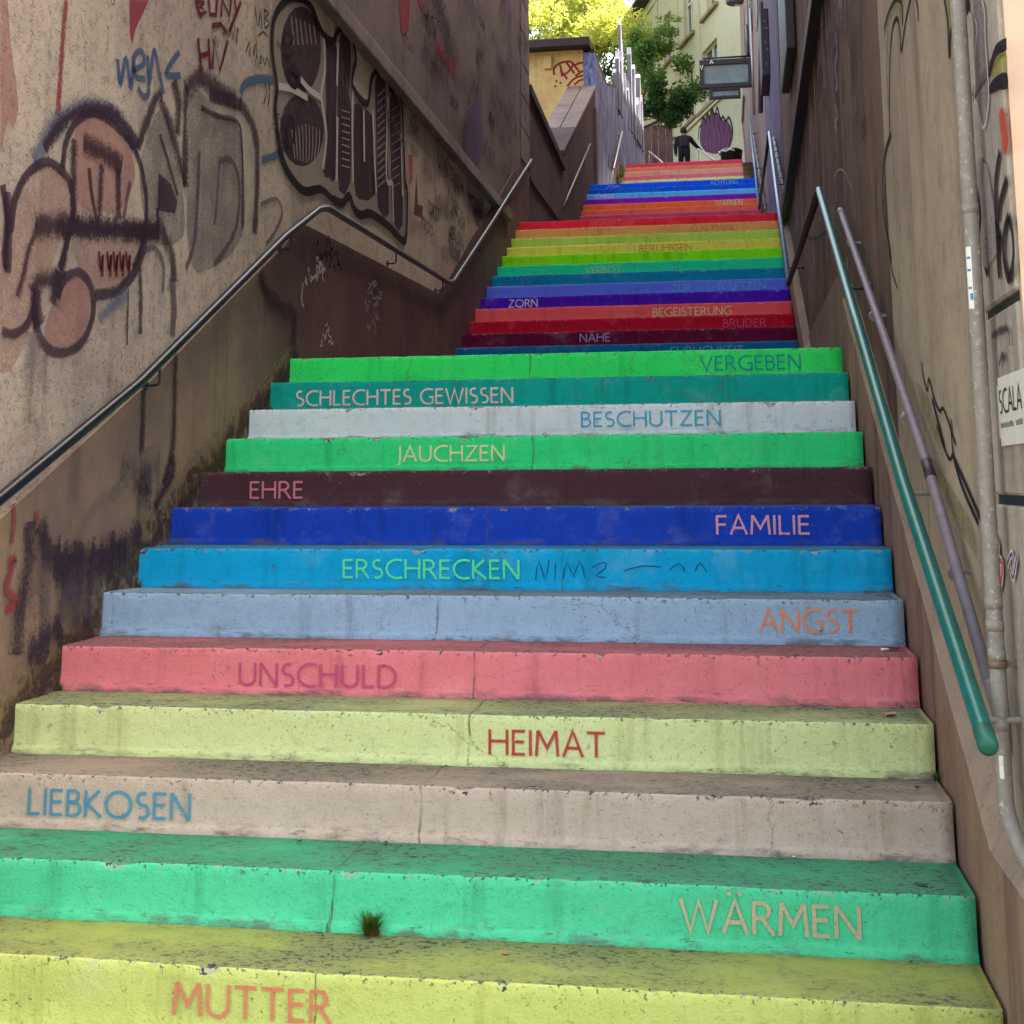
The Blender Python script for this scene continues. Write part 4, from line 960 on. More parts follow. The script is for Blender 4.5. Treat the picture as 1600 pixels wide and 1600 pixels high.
def wallbox(label, y0, y1, z0, z1, xo, louv):
    T = thing('wall_box', label, 'cabinet', (.0, (y0+y1)/2, z0)); bm = bmesh.new(); box(bm, xo, .064, y0, y1, z0, z1); bevel(bm, .015)
    mesh_obj('case', bm, M['dark_steel'], T)
    if not louv: return
    bm = bmesh.new()
    for k in range(7): box(bm, xo+.05+.02*(k % 3), .02, y0-.006, y0-.001, z0+.15+k*.10, z0+.18+k*.10)
    mesh_obj('louvre', bm, M['conduit'], T)
q = ony(1244, 75, 7.9); wallbox('dark metal box high on the brown right wall at the top of the picture', 7.9, 9.3, q.z, q.z+1.2, ony(1229, 75, 7.9).x, False)
q = ony(1202, 118, 14.2); wallbox('dark louvred board on the violet wall beside the beige building', 14.2, 15.2, q.z, q.z+.95, ony(1191, 118, 14.2).x, True)

# ---------------------------------------------------------------- right handrail, one bent run
RH = thing('handrail', 'teal and dark handrail zigzagging up the right wall from beside the drainpipe', 'handrail', (-.05, 4, 2.5))
Pa = [onx(1543, 1163, -.05), onx(1410, 750, -.05), onx(1344, 520, -.05), onx(1280, 297, -.05)]
top2 = onx(1202, 207, -.045); bot2 = onx(1232, 444, -.085)
Pmid = [onx(1280, 297, -.05)+Vector((0, .03, .0)), bot2]
bm = bmesh.new(); tube(bm, [Pa[0]+(Pa[0]-Pa[1]).normalized()*.005]+Pa, .0215, 16); o = mesh_obj('rail', bm, M['teal_paint'], RH); o['label'] = 'teal painted lowest rail'
bm = bmesh.new(); e = (Pa[0]-Pa[1]).normalized(); tube(bm, [Pa[0]-e*.05, Pa[0]+e*.008, Pa[0]+e*.014, Pa[0]+e*.018, Pa[0]+e*.020], [.0226, .0226, .020, .014, .004], 16)
mesh_obj('end_cap', bm, paint('worn_green_cap', col(22, 92, 72), rough=.5), RH)
bm = bmesh.new(); tube(bm, Pmid, .021, 12); mesh_obj('rail', bm, M['dark_steel'], RH)  # level rail seen from below: its shade is put in as dark colour
M['blue_rail'] = paint('blue_grey_rail', col(92, 116, 140), rough=.3, var=.1, spec=.6)  # sky light on the upper sloped rails put into their colour
bm = bmesh.new(); tube(bm, [bot2, bot2.lerp(top2, .5), top2], .021, 12); mesh_obj('rail', bm, M['blue_rail'], RH)
bot3 = onx(1186, 326, -.07); top3 = onx(1171, 182, -.06)
bm = bmesh.new(); tube(bm, [top2, bot3], .021, 12); mesh_obj('rail', bm, M['dark_steel'], RH)  # second level rail, underside shade again given by the dark colour
bm = bmesh.new(); tube(bm, [bot3, top3], .021, 12); mesh_obj('rail', bm, M['blue_rail'], RH)
for p in (Pa[0].lerp(Pa[1], .12), Pa[1], Pa[2].lerp(Pa[3], .3), bot2.lerp(top2, .1), bot2.lerp(top2, .6), bot3.lerp(top3, .05), bot3.lerp(top3, .4), bot3.lerp(top3, .8)):
    bracket(RH, p, .066, .03, M['galv'] if p.y < 1 else M['dark_steel'], .0075)

# ---------------------------------------------------------------- conduits
def conduit(label, P, r, nclip):
    T = thing('conduit_pipe', label, 'pipe', P[0])
    bm = bmesh.new(); tube(bm, P, r, 12); mesh_obj('pipe', bm, M['conduit'], T)
    Lp = P[0]; 
    for k in range(nclip):
        t = (k+.5)/nclip; p = P[0].lerp(P[-1], t); d = (P[-1]-P[0]).normalized()
        bm = bmesh.new(); tube(bm, [p-d*.012, p+d*.012], r*1.18, 12); box(bm, p.x, .068, p.y-.006, p.y+.006, p.z-.006, p.z+.006); mesh_obj('clip', bm, M['galv'] if nclip < 8 else M['dark_steel'], T)
    return T
P = [onx(1546, 1068, .018), onx(1450, 730, .018), onx(1380, 520, .018), onx(1315, 334, .018)]
T = conduit('grey conduit pipe on the right wall behind the teal rail', P, .0165, 4)
bm = bmesh.new(); e = (P[-1]-P[-2]).normalized(); tube(bm, [P[-1], P[-1]+e*.05, P[-1]+e*.08, P[-1]+e*.10], [.018, .018, .015, .008], 12); mesh_obj('end_fitting', bm, M['galv'], T)
e0 = (P[0]-P[1]).normalized(); bm = bmesh.new(); tube(bm, smooth_path([P[0], P[0]+e0*.04, P[0]+e0*.06+Vector((.01, 0, -.04)), P[0]+e0*.06+Vector((.012, 0, -.12))], 4), .0162, 12); mesh_obj('elbow', bm, M['conduit'], T)
bm = bmesh.new(); tube(bm, [P[1].lerp(P[0], -.03), P[1].lerp(P[0], .07)], .018, 12); mesh_obj('coupling', bm, M['dark_steel'], T)
conduit('clipped grey conduit running up the right wall beside the second flight', [onx(1229, 322, .03), onx(1209, 216, .03)], .022, 10)
conduit('clipped grey conduit up the right wall beside the third flight', [onx(1196, 328, .03), onx(1176, 205, .03)], .022, 10)
conduit('thin clipped conduit at the right end of the topmost flight', [onx(1167, 276, .02), onx(1160, 190, .02)], .022, 8)

# ---------------------------------------------------------------- drainpipe with bend
DP = thing('drainpipe', 'speckled galvanised drainpipe standing at the right corner pier', 'pipe', (.012, -.165, .5))
X0 = .009
P = [onx(1494, -60, X0), onx(1503, 60, X0), onx(1527, 470, X0), onx(1551, 870, X0), onx(1558, 1150, X0), onx(1561, 1215, X0)]
yb = P[0].y
P = [Vector((X0, -.168-(2.6-p.z)*.0, p.z)) for p in P]
P = [Vector((X0, -.168, 6))]+P
bend = smooth_path([P[-1], Vector((X0+.004, -.172, P[-1].z-.07)), Vector((X0+.03, -.21, P[-1].z-.15)), Vector((X0+.075, -.30, P[-1].z-.22)), Vector((X0+.12, -.42, P[-1].z-.27)), Vector((X0+.2, -.46, P[-1].z-.30))], 5)
bm = bmesh.new(); tube(bm, P[:-1]+bend, .0188, 20); mesh_obj('pipe', bm, M['galv'], DP)
for z in (2.03, 1.10, 1.05, .985, .83):
    bm = bmesh.new(); tube(bm, [Vector((X0, -.168, z-.012)), Vector((X0, -.168, z+.012))], .0206, 20); mesh_obj('collar', bm, M['galv'], DP)
bm = bmesh.new(); tube(bm, [Vector((X0, -.168, .955)), Vector((X0, -.168, .972))], .0215, 20); box(bm, X0, .056, -.172, -.164, .958, .972); o = mesh_obj('collar', bm, paint('rusty_clip', col(120, 96, 76), wear=col(90, 50, 36), weark=.8), DP); o['label'] = 'rust-spotted pipe clip'
# stickers wrapped on the pipe
M['sticker'] = paint('white_sticker', col(226, 222, 210), rough=.6, var=.05, wear=col(150, 140, 130), weark=.3)
M['sticker_blue'] = paint('blue_print', col(52, 140, 170), rough=.6)
def wrap(par, z0, z1, a0, a1, mat, rad=.0192, name='sticker'):
    bm = bmesh.new(); n = 8; A = []
    for k in range(n+1):
        a = R(a0+(a1-a0)*k/n); A.append([bm.verts.new((X0+rad*math.cos(a), -.168+rad*math.sin(a), z)) for z in (z0, z1)])
    for p, q in zip(A, A[1:]): bm.faces.new((p[0], q[0], q[1], p[1]))
    return mesh_obj(name, bm, mat, par)
st = wrap(DP, 1.785, 1.935, 205, 248, M['sticker'])
for z in (1.832, 1.875, 1.905): wrap(st, z, z+.006, 212, 240, M['sticker_blue'], .0195, 'print')
wrap(st, 1.806, 1.822, 225, 246, M['sticker_blue'], .0195, 'print')
wrap(DP, .715, .765, 232, 262, M['sticker'])

# ---------------------------------------------------------------- sign plate
SP = thing('sign_plate', 'cream rounded plate reading SCALA on the right corner pier', 'sign', (.05, -.4, 1.5))
XP = .046
q = [onx(1556, 592, XP), onx(1606, 569, XP), onx(1606, 687, XP), onx(1565, 697, XP)]
y0, y1 = q[0].y, q[1].y; zt = q[0].z; zb = q[3].z
bm = bmesh.new(); box(bm, XP, .0525, min(y0, y1), max(y0, y1), zb, zt); bmesh.ops.bevel(bm, geom=[e for e in bm.edges if abs(e.verts[0].co.x-e.verts[1].co.x) > .003], offset=.018, segments=5, affect='EDGES')
mesh_obj('plate', bm, paint('cream_plate', col(214, 206, 190), rough=.5, var=.06, wear=col(180, 170, 150), weark=.4), SP)
bm = bmesh.new(); a = onx(1563, 648, XP); b = onx(1598, 640, XP)
letter_mesh(bm, 'SCALA', Vector((XP, a.y, zb+(zt-zb)*.47)), Vector((0, -1, 0)), Vector((0, 0, 1)), (zt-zb)*.34, abs(a.y-b.y), .0065, Vector((-1, 0, 0)), .001)
mesh_obj('lettering', bm, paint('black_print', col(30, 26, 28), rough=.6), SP)
bm = bmesh.new(); rr = random.Random(3); yy = a.y
while yy > b.y+.003:
    wd = rr.uniform(.003, .007)
    if not (abs(yy-(a.y+b.y)/2+.03) < .012): box(bm, XP-.0008, XP+.001, yy-wd, yy, zb+(zt-zb)*.26, zb+(zt-zb)*.26+rr.uniform(.009, .013))
    yy -= wd+.0022
mesh_obj('small_print', bm, paint('grey_print', col(130, 122, 114), rough=.6), SP)

# ---------------------------------------------------------------- hanging sign and street lamp
HS = thing('hanging_sign', 'dark framed double panel sign hanging out from the beige wall above the stairs', 'sign', (-.5, 25, 9.8))
def frame(par, a, b, c, d, y, t, dep, nm):
    x0, x1, z0, z1 = a, b, c, d; bm = bmesh.new()
    box(bm, x0, x1, y, y+dep, z1-t*1.3, z1); box(bm, x0, x1, y, y+dep, z0, z0+t); box(bm, x0, x0+t, y, y+dep, z0+t, z1-t*1.3); box(bm, x1-t, x1, y, y+dep, z0+t, z1-t*1.3)
    f = mesh_obj(nm, bm, M['dark_steel'], par)
    bm = bmesh.new(); box(bm, x0+t, x1-t, y+dep*.35, y+dep*.5, z0+t, z1-t*1.3)
    pnl = mesh_obj('panel', bm, paint('dirty_panel', col(132, 142, 142), rough=.5, wear=col(90, 98, 104), weark=.6, scale=4), par); return pnl
frame(HS, -1.07, .06, 9.86, 10.49, 25, .085, .16, 'frame')
frame(HS, -.86, -.20, 9.62, 9.86, 25.02, .05, .12, 'frame')
bm = bmesh.new(); pp = ony(1112, 100, 24.99); letter_mesh(bm, 'A', Vector((pp.x-.04, 24.997, 10.40)), Vector((1, 0, 0)), Vector((0, 0, 1)), .085, .07, .02, Vector((0, -1, 0)), .002)
letter_mesh(bm, 'V', Vector((-1.06, 24.997, 10.28)), Vector((1, 0, 0)), Vector((0, 0, 1)), .10, .07, .02, Vector((0, -1, 0)), .002)
mesh_obj('lettering', bm, M['sticker'], HS)
bm = bmesh.new()
for x in (-.95, -.1): tube(bm, [(x, 25.08, 10.48), (x+.0, 25.08, 10.55)], .02, 8)
tube(bm, [(.07, 25.08, 10.55), (-1.0, 25.08, 10.55)], .022, 8); tube(bm, [(.07, 25.08, 10.0), (-.02, 25.06, 9.95)], .06, 10); mesh_obj('bracket', bm, M['dark_steel'], HS)
SL = thing('street_lamp', 'grey bell street lamp on a wall arm above the hanging sign', 'lamp', (.05, 25, 11.6))
bm = bmesh.new(); lp = [(0, 0), (.17, .0), (.20, .03), (.20, .36), (.12, .5), (.05, .54)]; pc = ony(1148, 6, 25)
ring = [[bm.verts.new((pc.x+r*math.cos(k*.3927), 25+r*math.sin(k*.3927), pc.z+z)) for k in range(16)] for r, z in lp[1:]]
for A, B in zip(ring, ring[1:]):
    for k in range(16): f = bm.faces.new((A[k], A[(k+1) % 16], B[(k+1) % 16], B[k])); f.smooth = True
bm.faces.new(ring[0][::-1]); bm.faces.new(ring[-1]); mesh_obj('lamp_head', bm, M['conduit'], SL)
bm = bmesh.new(); tube(bm, [(pc.x, 25, pc.z-.03), (.05, 25, pc.z-.05), (.05, 25, pc.z-.5)], .03, 8); mesh_obj('arm', bm, M['pale_steel'], SL)
CB = thing('conduit_pipe', 'thin pale cable pipe dropping down the beige wall from the street lamp', 'pipe', (.04, 24.6, 8.5))
bm = bmesh.new(); tube(bm, [onx(1172, 14, .03), onx(1175, 80, .03), onx(1178, 180, .03)], .025, 8); mesh_obj('pipe', bm, M['pale_steel'], CB)
for i, (pa, pb, xx, m) in enumerate((((1166, 40), (1169, 85), .02, 'dark_steel'), ((1162, 150), (1160, 190), .02, 'conduit'), ((1189, 0), (1188, 175), .03, 'conduit'))):
    T = thing('conduit_pipe', ('short dark pipe on the beige wall beside the hanging sign', 'short grey pipe on the beige wall under the hanging sign', 'tall grey pipe along the beige wall near the violet wall')[i], 'pipe', onx(*pa, xx))
    bm = bmesh.new(); tube(bm, [onx(*pa, xx), onx(*pb, xx)], .04, 8); mesh_obj('pipe', bm, M[m], T)

# ================================================================ CREAM HOUSE ABOVE THE STAIRS
FA = Vector((.15, 42, 0)); TH = R(17.4); FD = Vector((-math.sin(TH), math.cos(TH), 0)); FN = Vector((-math.cos(TH), -math.sin(TH), 0))
M['cream'] = plaster('cream_render', col(186, 178, 148), col(170, 162, 134), col(140, 130, 100), streak=.07, speck=.04, grain=8, bump=.1, big=.2)
M['glass'] = paint('window_glass', col(66, 62, 68), rough=.12, var=.3, spec=.8, scale=2)
M['frame'] = paint('window_frame', col(206, 200, 176), rough=.5)
M['sill'] = plaster('sill_stone', col(140, 124, 98), col(120, 104, 84), col(80, 68, 56), streak=.2, speck=.1)
CH = thing('house', 'cream rendered house with tall windows above the top of the stairs', 'house', FA+Vector((0, 0, 12)))
def fp(s, z, o=0.): return FA+FD*s+FN*o+Vector((0, 0, z))
def fbox(bm, s0, s1, z0, z1, o0, o1):
    v = [bm.verts.new(fp(s, z, o)) for o in (o0, o1) for z in (z0, z1) for s in (s0, s1)]
    for f in ((0, 1, 3, 2), (4, 6, 7, 5), (0, 4, 5, 1), (2, 3, 7, 6), (0, 2, 6, 4), (1, 5, 7, 3)): bm.faces.new([v[i] for i in f])
    bmesh.ops.recalc_face_normals(bm, faces=list(bm.faces))
WIN = [(6.1, 7.4, 18.97, 21.1), (2.9, 4.2, 18.97, 21.1), (3.0, 5.0, 15.45, 17.72), (6.05, 7.35, 15.5, 17.82), (9.4, 10.7, 18.97, 21.1), (9.4, 10.7, 15.5, 17.8), (12.7, 14.0, 18.97, 21.1)]
ss = sorted({-.6, 17.}|{a for q in WIN for a in q[:2]}); zs = sorted({11., 22.8}|{a for q in WIN for a in q[2:]})
bm = bmesh.new(); vc = {}
def gv(s, z, o):
    k = (round(s, 3), round(z, 3), o)
    if k not in vc: vc[k] = bm.verts.new(fp(s, z, o))
    return vc[k]
for a, b in zip(ss, ss[1:]):
    for c_, d_ in zip(zs, zs[1:]):
        if any(q[0] <= a and b <= q[1] and q[2] <= c_ and d_ <= q[3] for q in WIN): continue
        bm.faces.new((gv(a, c_, 0.), gv(b, c_, 0.), gv(b, d_, 0.), gv(a, d_, 0.)))
for q in WIN:
    s0, s1, z0, z1 = q
    for (a, c_), (b, d_) in (((s0, z0), (s1, z0)), ((s1, z0), (s1, z1)), ((s1, z1), (s0, z1)), ((s0, z1), (s0, z0))):
        bm.faces.new((gv(a, c_, 0.), gv(b, d_, 0.), gv(b, d_, -.28), gv(a, c_, -.28)))
fbox(bm, -.6, 17, 11, 22.8, -.3, -9)
mesh_obj('wall', bm, M['cream'], CH)
for s0, s1, z0, z1 in WIN:
    t = .07; bm = bmesh.new()
    fbox(bm, s0, s0+t, z0, z1, -.24, -.14); fbox(bm, s1-t, s1, z0, z1, -.24, -.14); fbox(bm, s0+t, s1-t, z1-t, z1, -.24, -.14); fbox(bm, s0+t, s1-t, z0, z0+t, -.24, -.14)
    mid = (s0+s1)/2; fbox(bm, mid-.035, mid+.035, z0+t, z1-t, -.235, -.13); fbox(bm, s0+t, mid-.035, z0+(z1-z0)*.68, z0+(z1-z0)*.68+.07, -.232, -.13); fbox(bm, mid+.035, s1-t, z0+(z1-z0)*.68, z0+(z1-z0)*.68+.07, -.232, -.13)
    wn = mesh_obj('window', bm, M['frame'], CH)
    bm = bmesh.new(); fbox(bm, s0+.01, s1-.01, z0+.01, z1-.01, -.22, -.20); mesh_obj('pane', bm, M['glass'], wn)
    bm = bmesh.new(); fbox(bm, s0-.25, s1+.55, z0-.13, z0, -.02, .14); mesh_obj('sill', bm, M['sill'], wn)
bm = bmesh.new(); fbox(bm, -.6, 17, 15.2, 15.34, 0, .09); fbox(bm, -.6, 17, 22.3, 22.5, 0, .07); mesh_obj('cornice', bm, M['cream'], CH)
for s in (5.3, 8.4, 11.7):
    bm = bmesh.new(); fbox(bm, s-.2, s+.2, 15.36, 22.28, 0, .05); mesh_obj('pilaster', bm, M['cream'], CH)
bm = bmesh.new(); fbox(bm, -.8, 17.2, 22.82, 23.0, -9.2, .55); bm2 = None
mesh_obj('roof', bm, M['roof'], CH)
D = Decal(FN, .01); Q = lambda *p: [onpl(980+a/6.667, b/6.667, FA, FN) for a, b in p]
S['magenta'] = spray('magenta_spray', col(100, 40, 86), 1.2, .9, gk=.3); S['lilac'] = spray('lilac_spray', col(130, 88, 122), 2.0, .85, gk=.3)
S['blackw'] = spray('bold_black_outline', col(26, 14, 28), 4, .95, gk=.2)
D.fill(Q((760, 1480), (765, 1350), (790, 1270), (830, 1230), (880, 1190), (940, 1170), (1000, 1250), (1050, 1270), (1085, 1320), (1100, 1420), (1060, 1540), (960, 1600), (820, 1580)), S['magenta'], 2)
for x, t, b in ((800, 1230, 1520), (845, 1210, 1540), (885, 1185, 1560), (935, 1200, 1560), (985, 1260, 1540), (1040, 1280, 1530)):
    D.stroke(Q((x-18, b), (x-20, (t+b)/2), (x, t), (x+18, (t+b)/2), (x+10, b)), .10, S['lilac'])
    D.stroke(Q((x-26, b), (x-26, (t+b)/2), (x, t-20), (x+26, (t+b)/2)), .085, S['blackw'])
D.stroke(Q((740, 1460), (752, 1340), (775, 1300), (790, 1215), (815, 1260), (835, 1190), (860, 1225), (885, 1140), (915, 1200), (940, 1120), (975, 1240), (1000, 1215), (1030, 1260), (1060, 1225), (1095, 1310), (1098, 1420), (1060, 1540)), .12, S['blackw'])
D.build('graffiti', CH, 'magenta graffiti piece with black outline')

# brown fence closing the top of the view
M['bfence'] = plaster('brown_stained_boards', col(104, 78, 72), col(84, 62, 64), col(52, 38, 44), streak=.6, speck=.1, grain=20)
BF = thing('board_fence', 'brown board fence across the top of the path behind the person', 'fence', (-3.2, 47.5, 12))
x = -6.2
while x < -2.75:
    bm = bmesh.new(); box(bm, x, x+.27, 47.4, 47.44, 11.6, 15.15+rnd.uniform(-.05, .05)); mesh_obj('board', bm, M['bfence'], BF); x += .28
bm = bmesh.new(); box(bm, -6.2, -2.75, 47.45, 47.52, 14.6, 14.72); box(bm, -6.2, -2.75, 47.45, 47.52, 12.6, 12.72); mesh_obj('cross_rail', bm, M['bfence'], BF)

# rails at the top path
for lab, pts in (('thin pale handrail rising left of the person at the top', [(1036, 256, 28.5), (1030, 250, 29.5), (1014, 237, 31.5)]), ('thin pale handrail beside the waste bin under the person\'s hand', [(1119, 253, 29), (1110, 246, 31), (1091, 233, 36)])):
    P = [ony(*q) for q in pts]; T = thing('handrail', lab, 'handrail', P[0])
    bm = bmesh.new(); tube(bm, P, .03, 8); mesh_obj('rail', bm, M['pale_steel'], T)
    for p in (P[0], P[-1]):
        bm = bmesh.new(); tube(bm, [p, p+Vector((0, 0, -1.0))], .022, 8); mesh_obj('post', bm, M['pale_steel'], T)

# waste bin
WB = thing('waste_bin', 'round black waste bin with white bag rim at the top of the stairs', 'bin', (-.44, 26, 8.2))
bm = bmesh.new(); pr = [(.21, 0), (.24, .50), (.255, .52), (.255, .56), (.2, .60), (.05, .62)]
ring = [[bm.verts.new((-.44+r*math.cos(k*.3142), 26+r*math.sin(k*.3142), 8.10+z)) for k in range(20)] for r, z in pr]
for A, B in zip(ring, ring[1:]):
    for k in range(20): f = bm.faces.new((A[k], A[(k+1) % 20], B[(k+1) % 20], B[k])); f.smooth = True
bm.faces.new(ring[0][::-1]); bm.faces.new(ring[-1]); mesh_obj('body', bm, paint('black_plastic', col(22, 20, 24), rough=.4), WB)
bm = bmesh.new(); tube(bm, [(-.44+.262*math.cos(a*.2)*1, 26+.262*math.sin(a*.2), 8.10+.53+.02*math.sin(a*1.7)) for a in range(14, 26)], .022, 6); mesh_obj('bag_rim', bm, M['sticker'], WB)

# ================================================================ TREES
def leaf_mat(name, c, t):
    N = NT(name); N.b.inputs['Roughness'].default_value = .55
    cc = N.mix(N.step(N.noise(.9, 4), .35, .65), c, tuple(v*.6 for v in c[:3])+(1,))
    N.t.links.new(cc, N.b.inputs['Base Color'])
    tr = N.n('ShaderNodeBsdfTranslucent', {'Color': t}); mx = N.n('ShaderNodeMixShader', {0: .42, 1: N.b.outputs[0], 2: tr.outputs[0]})
    N.t.links.new(mx.outputs[0], N.out.inputs[0]); return N.m
M['bark'] = plaster('bark', col(84, 68, 54), col(60, 48, 40), col(34, 28, 26), streak=.6, speck=.4, grain=20, bump=.8)
def leaves(bm, c, rad, n, size, rr, clumps=9, mi=0):
    cl = []
    for k in range(clumps):
        d = Vector((rr.gauss(0, 1), rr.gauss(0, 1), rr.gauss(0, 1))).normalized()*rr.uniform(.45, .95)
        cl.append((Vector((d.x*rad[0], d.y*rad[1], d.z*rad[2]))+c, rr.uniform(.30, .52)))
    for i in range(n):
        cc, r = cl[i % clumps]
        d = Vector((rr.gauss(0, 1), rr.gauss(0, 1), rr.gauss(0, .9))).normalized()*(rr.random()**.42)*r
        p = cc+Vector((d.x*rad[0], d.y*rad[1], d.z*rad[2]))
        nn = Vector((rr.gauss(0, .7), rr.gauss(0, .7), rr.uniform(.1, 1.2))).normalized()
        a = nn.orthogonal().normalized(); a.rotate(Matrix.Rotation(rr.uniform(0, 6.28), 3, nn)); b = nn.cross(a)
        s_ = size*rr.uniform(.6, 1.35)
        f = bm.faces.new([bm.verts.new(q) for q in (p-a*s_, p+b*s_*.42-nn*s_*.1, p+a*s_, p-b*s_*.42-nn*s_*.1)]); f.material_index = mi
def tree(label, base, hgt, blobs, lm, seed, lsize, trunk=.16):
    rr = random.Random(seed); T = thing('tree', label, 'tree', base); base = Vector(base)
    bm = bmesh.new(); mid = base+Vector((rr.uniform(-.2, .2), rr.uniform(-.2, .2), hgt*.5))
    tube(bm, smooth_path([base-Vector((0, 0, .3)), mid, base+Vector((0, 0, hgt))], 4), [trunk*(1-.08*i) for i in range(9)], 9)
    for c, rad, n, k in blobs:
        c = Vector(c); s_ = base+Vector((0, 0, hgt*rr.uniform(.55, .95)))
        tube(bm, smooth_path([s_, s_.lerp(c, .5)+Vector((0, 0, -.15)), c], 4), [trunk*.5*(1-.09*i) for i in range(9)], 6)
    mesh_obj('trunk', bm, M['bark'], T)
    bm = bmesh.new()
    for c, rad, n, k in blobs: leaves(bm, Vector(c), rad, n, lsize, rr, k)
    mesh_obj('crown', bm, lm, T)
LMa = leaf_mat('sunny_leaf', col(150, 160, 78), col(196, 200, 84))
LMb = leaf_mat('dark_leaf', col(56, 82, 42), col(66, 104, 36))
LMc = leaf_mat('mid_leaf', col(84, 110, 50), col(104, 138, 46))
yt = 48
c0 = ony(905, 45, yt); c1 = ony(965, 75, yt-1); c2 = ony(860, 10, yt+1); c3 = ony(950, -25, yt+1)
tree('big sunlit yellow-green tree behind the shed', (-6.5, 50, 12), 6, [(c0, (2.4, 2, 1.9), 5200, 14), (c1, (1.7, 1.6, 2.0), 3800, 11), (c2, (2.4, 2, 2.2), 3600, 12), (c3, (1.9, 1.8, 1.5), 2200, 9)], LMa, 1, .115, .22)
d0 = ony(852, -8, 56); d1 = ony(960, 5, 58); d2 = ony(900, 90, 55)
tree('darker tall tree standing behind the sunlit tree at upper left', (-9, 57, 13), 8, [(d0, (3, 2, 3), 3600, 12), (d1, (2.0, 1.6, 2.4), 1800, 8), (d2, (3.4, 2, 2.4), 2600, 9)], LMb, 2, .15, .25)
yb_ = 41
e0 = ony(1046, 140, yb_); e1 = ony(1020, 105, yb_); e2 = ony(1030, 178, yb_); e3 = ony(1068, 158, yb_)
tree('dark green bushy tree leaning over the path left of the cream house', (-3.55, 41.3, 11.5), 3.2, [(e0, (1.05, .9, 1.15), 3000, 10), (e1, (.75, .7, 1.2), 1500, 8), (e2, (.8, .7, .8), 1500, 8), (e3, (.55, .6, .65), 900, 6)], LMb, 3, .085, .11)
f0 = ony(1010, 70, 43); f1 = ony(1030, 62, 43); f2 = ony(1042, 30, 43)
tree('loose mid-green young tree with thin top shoots in front of the cream house', (-3.9, 43.4, 11.8), 5.5, [(f0, (.95, .9, 1.0), 1700, 9), (f1, (.75, .7, .7), 900, 7), (f2, (.75, .5, .22), 90, 4)], LMc, 4, .08, .07)
# weeds at the edge of the topmost flight
def weed(label, p, n, h, sp, lm, seed):
    rr = random.Random(seed); T = thing('weed', label, 'plant', p); bm = bmesh.new(); p = Vector(p)
    for k in range(n):
        a = rr.uniform(0, 6.28); hh = h*rr.uniform(.45, 1.1); lean = rr.uniform(.15, .8)*sp; q = p+Vector((rr.uniform(-.4, .4)*sp*.6, rr.uniform(-.25, .25)*sp*.5, 0))
        d = Vector((math.cos(a)*lean, math.sin(a)*lean-.1*sp, 0)); wd = Vector((-math.sin(a), math.cos(a), 0))*h*.035*rr.uniform(.7, 1.3)
        pr = None
        for t in (0, .35, .7, 1.0):
            c_ = q+d*t*t+Vector((0, 0, hh*(t-.18*t*t))); s_ = wd*(1-t*.93); cur = (bm.verts.new(c_-s_), bm.verts.new(c_+s_))
            if pr: bm.faces.new((pr[0], pr[1], cur[1], cur[0]))
            pr = cur
    mesh_obj('blades', bm, lm, T)
LMg = leaf_mat('grass_blade', col(82, 104, 32), col(100, 130, 30)); LMd = leaf_mat('dry_blade', col(130, 92, 50), col(140, 100, 50))
gp = Vector((-1.592, GO-.020, .162))
weed('small grass tuft rooted at the joint below the mint step', gp, 190, .075, .075, LMg, 4)
weed('dry brown grass at the foot of the green tuft', gp+Vector((.004, -.006, 0)), 90, .036, .075, LMd, 5)
weed('sparse green weed where the beige step meets the right plinth', Vector((.004, 3*GO-.03, .482)), 30, .045, .04, LMg, 7)
weed('dry weed in the corner of the pale blue step and left wall', Vector((-3.02, 6*GO-.03, .962)), 30, .05, .04, LMd, 8)
weed('small weed at the left foot of the teal green step', Vector((-3.02, 11*GO-.03, 1.762)), 26, .06, .04, LMg, 9)
weed('tiny weed in the corner of the lime step and left wall', Vector((-3.02, 4*GO-.03, .642)), 26, .05, .03, LMg, 6)
for k, (dx, dy) in enumerate(((-.1, .1), (-.15, .45), (-.08, .8), (-.12, 1.2))):
    weed(('leafy weed at the yellow step, left edge of topmost flight', 'ragged weed at the mauve pink step, left edge', 'bushy weed by the salmon step, left edge', 'small weed by the topmost red step, left edge')[k], Vector((-2.62+dx, 22.75+dy, 7.19+dy*.51)), 40, .28, .14, (LMg, LMd)[k % 2], 20+k)

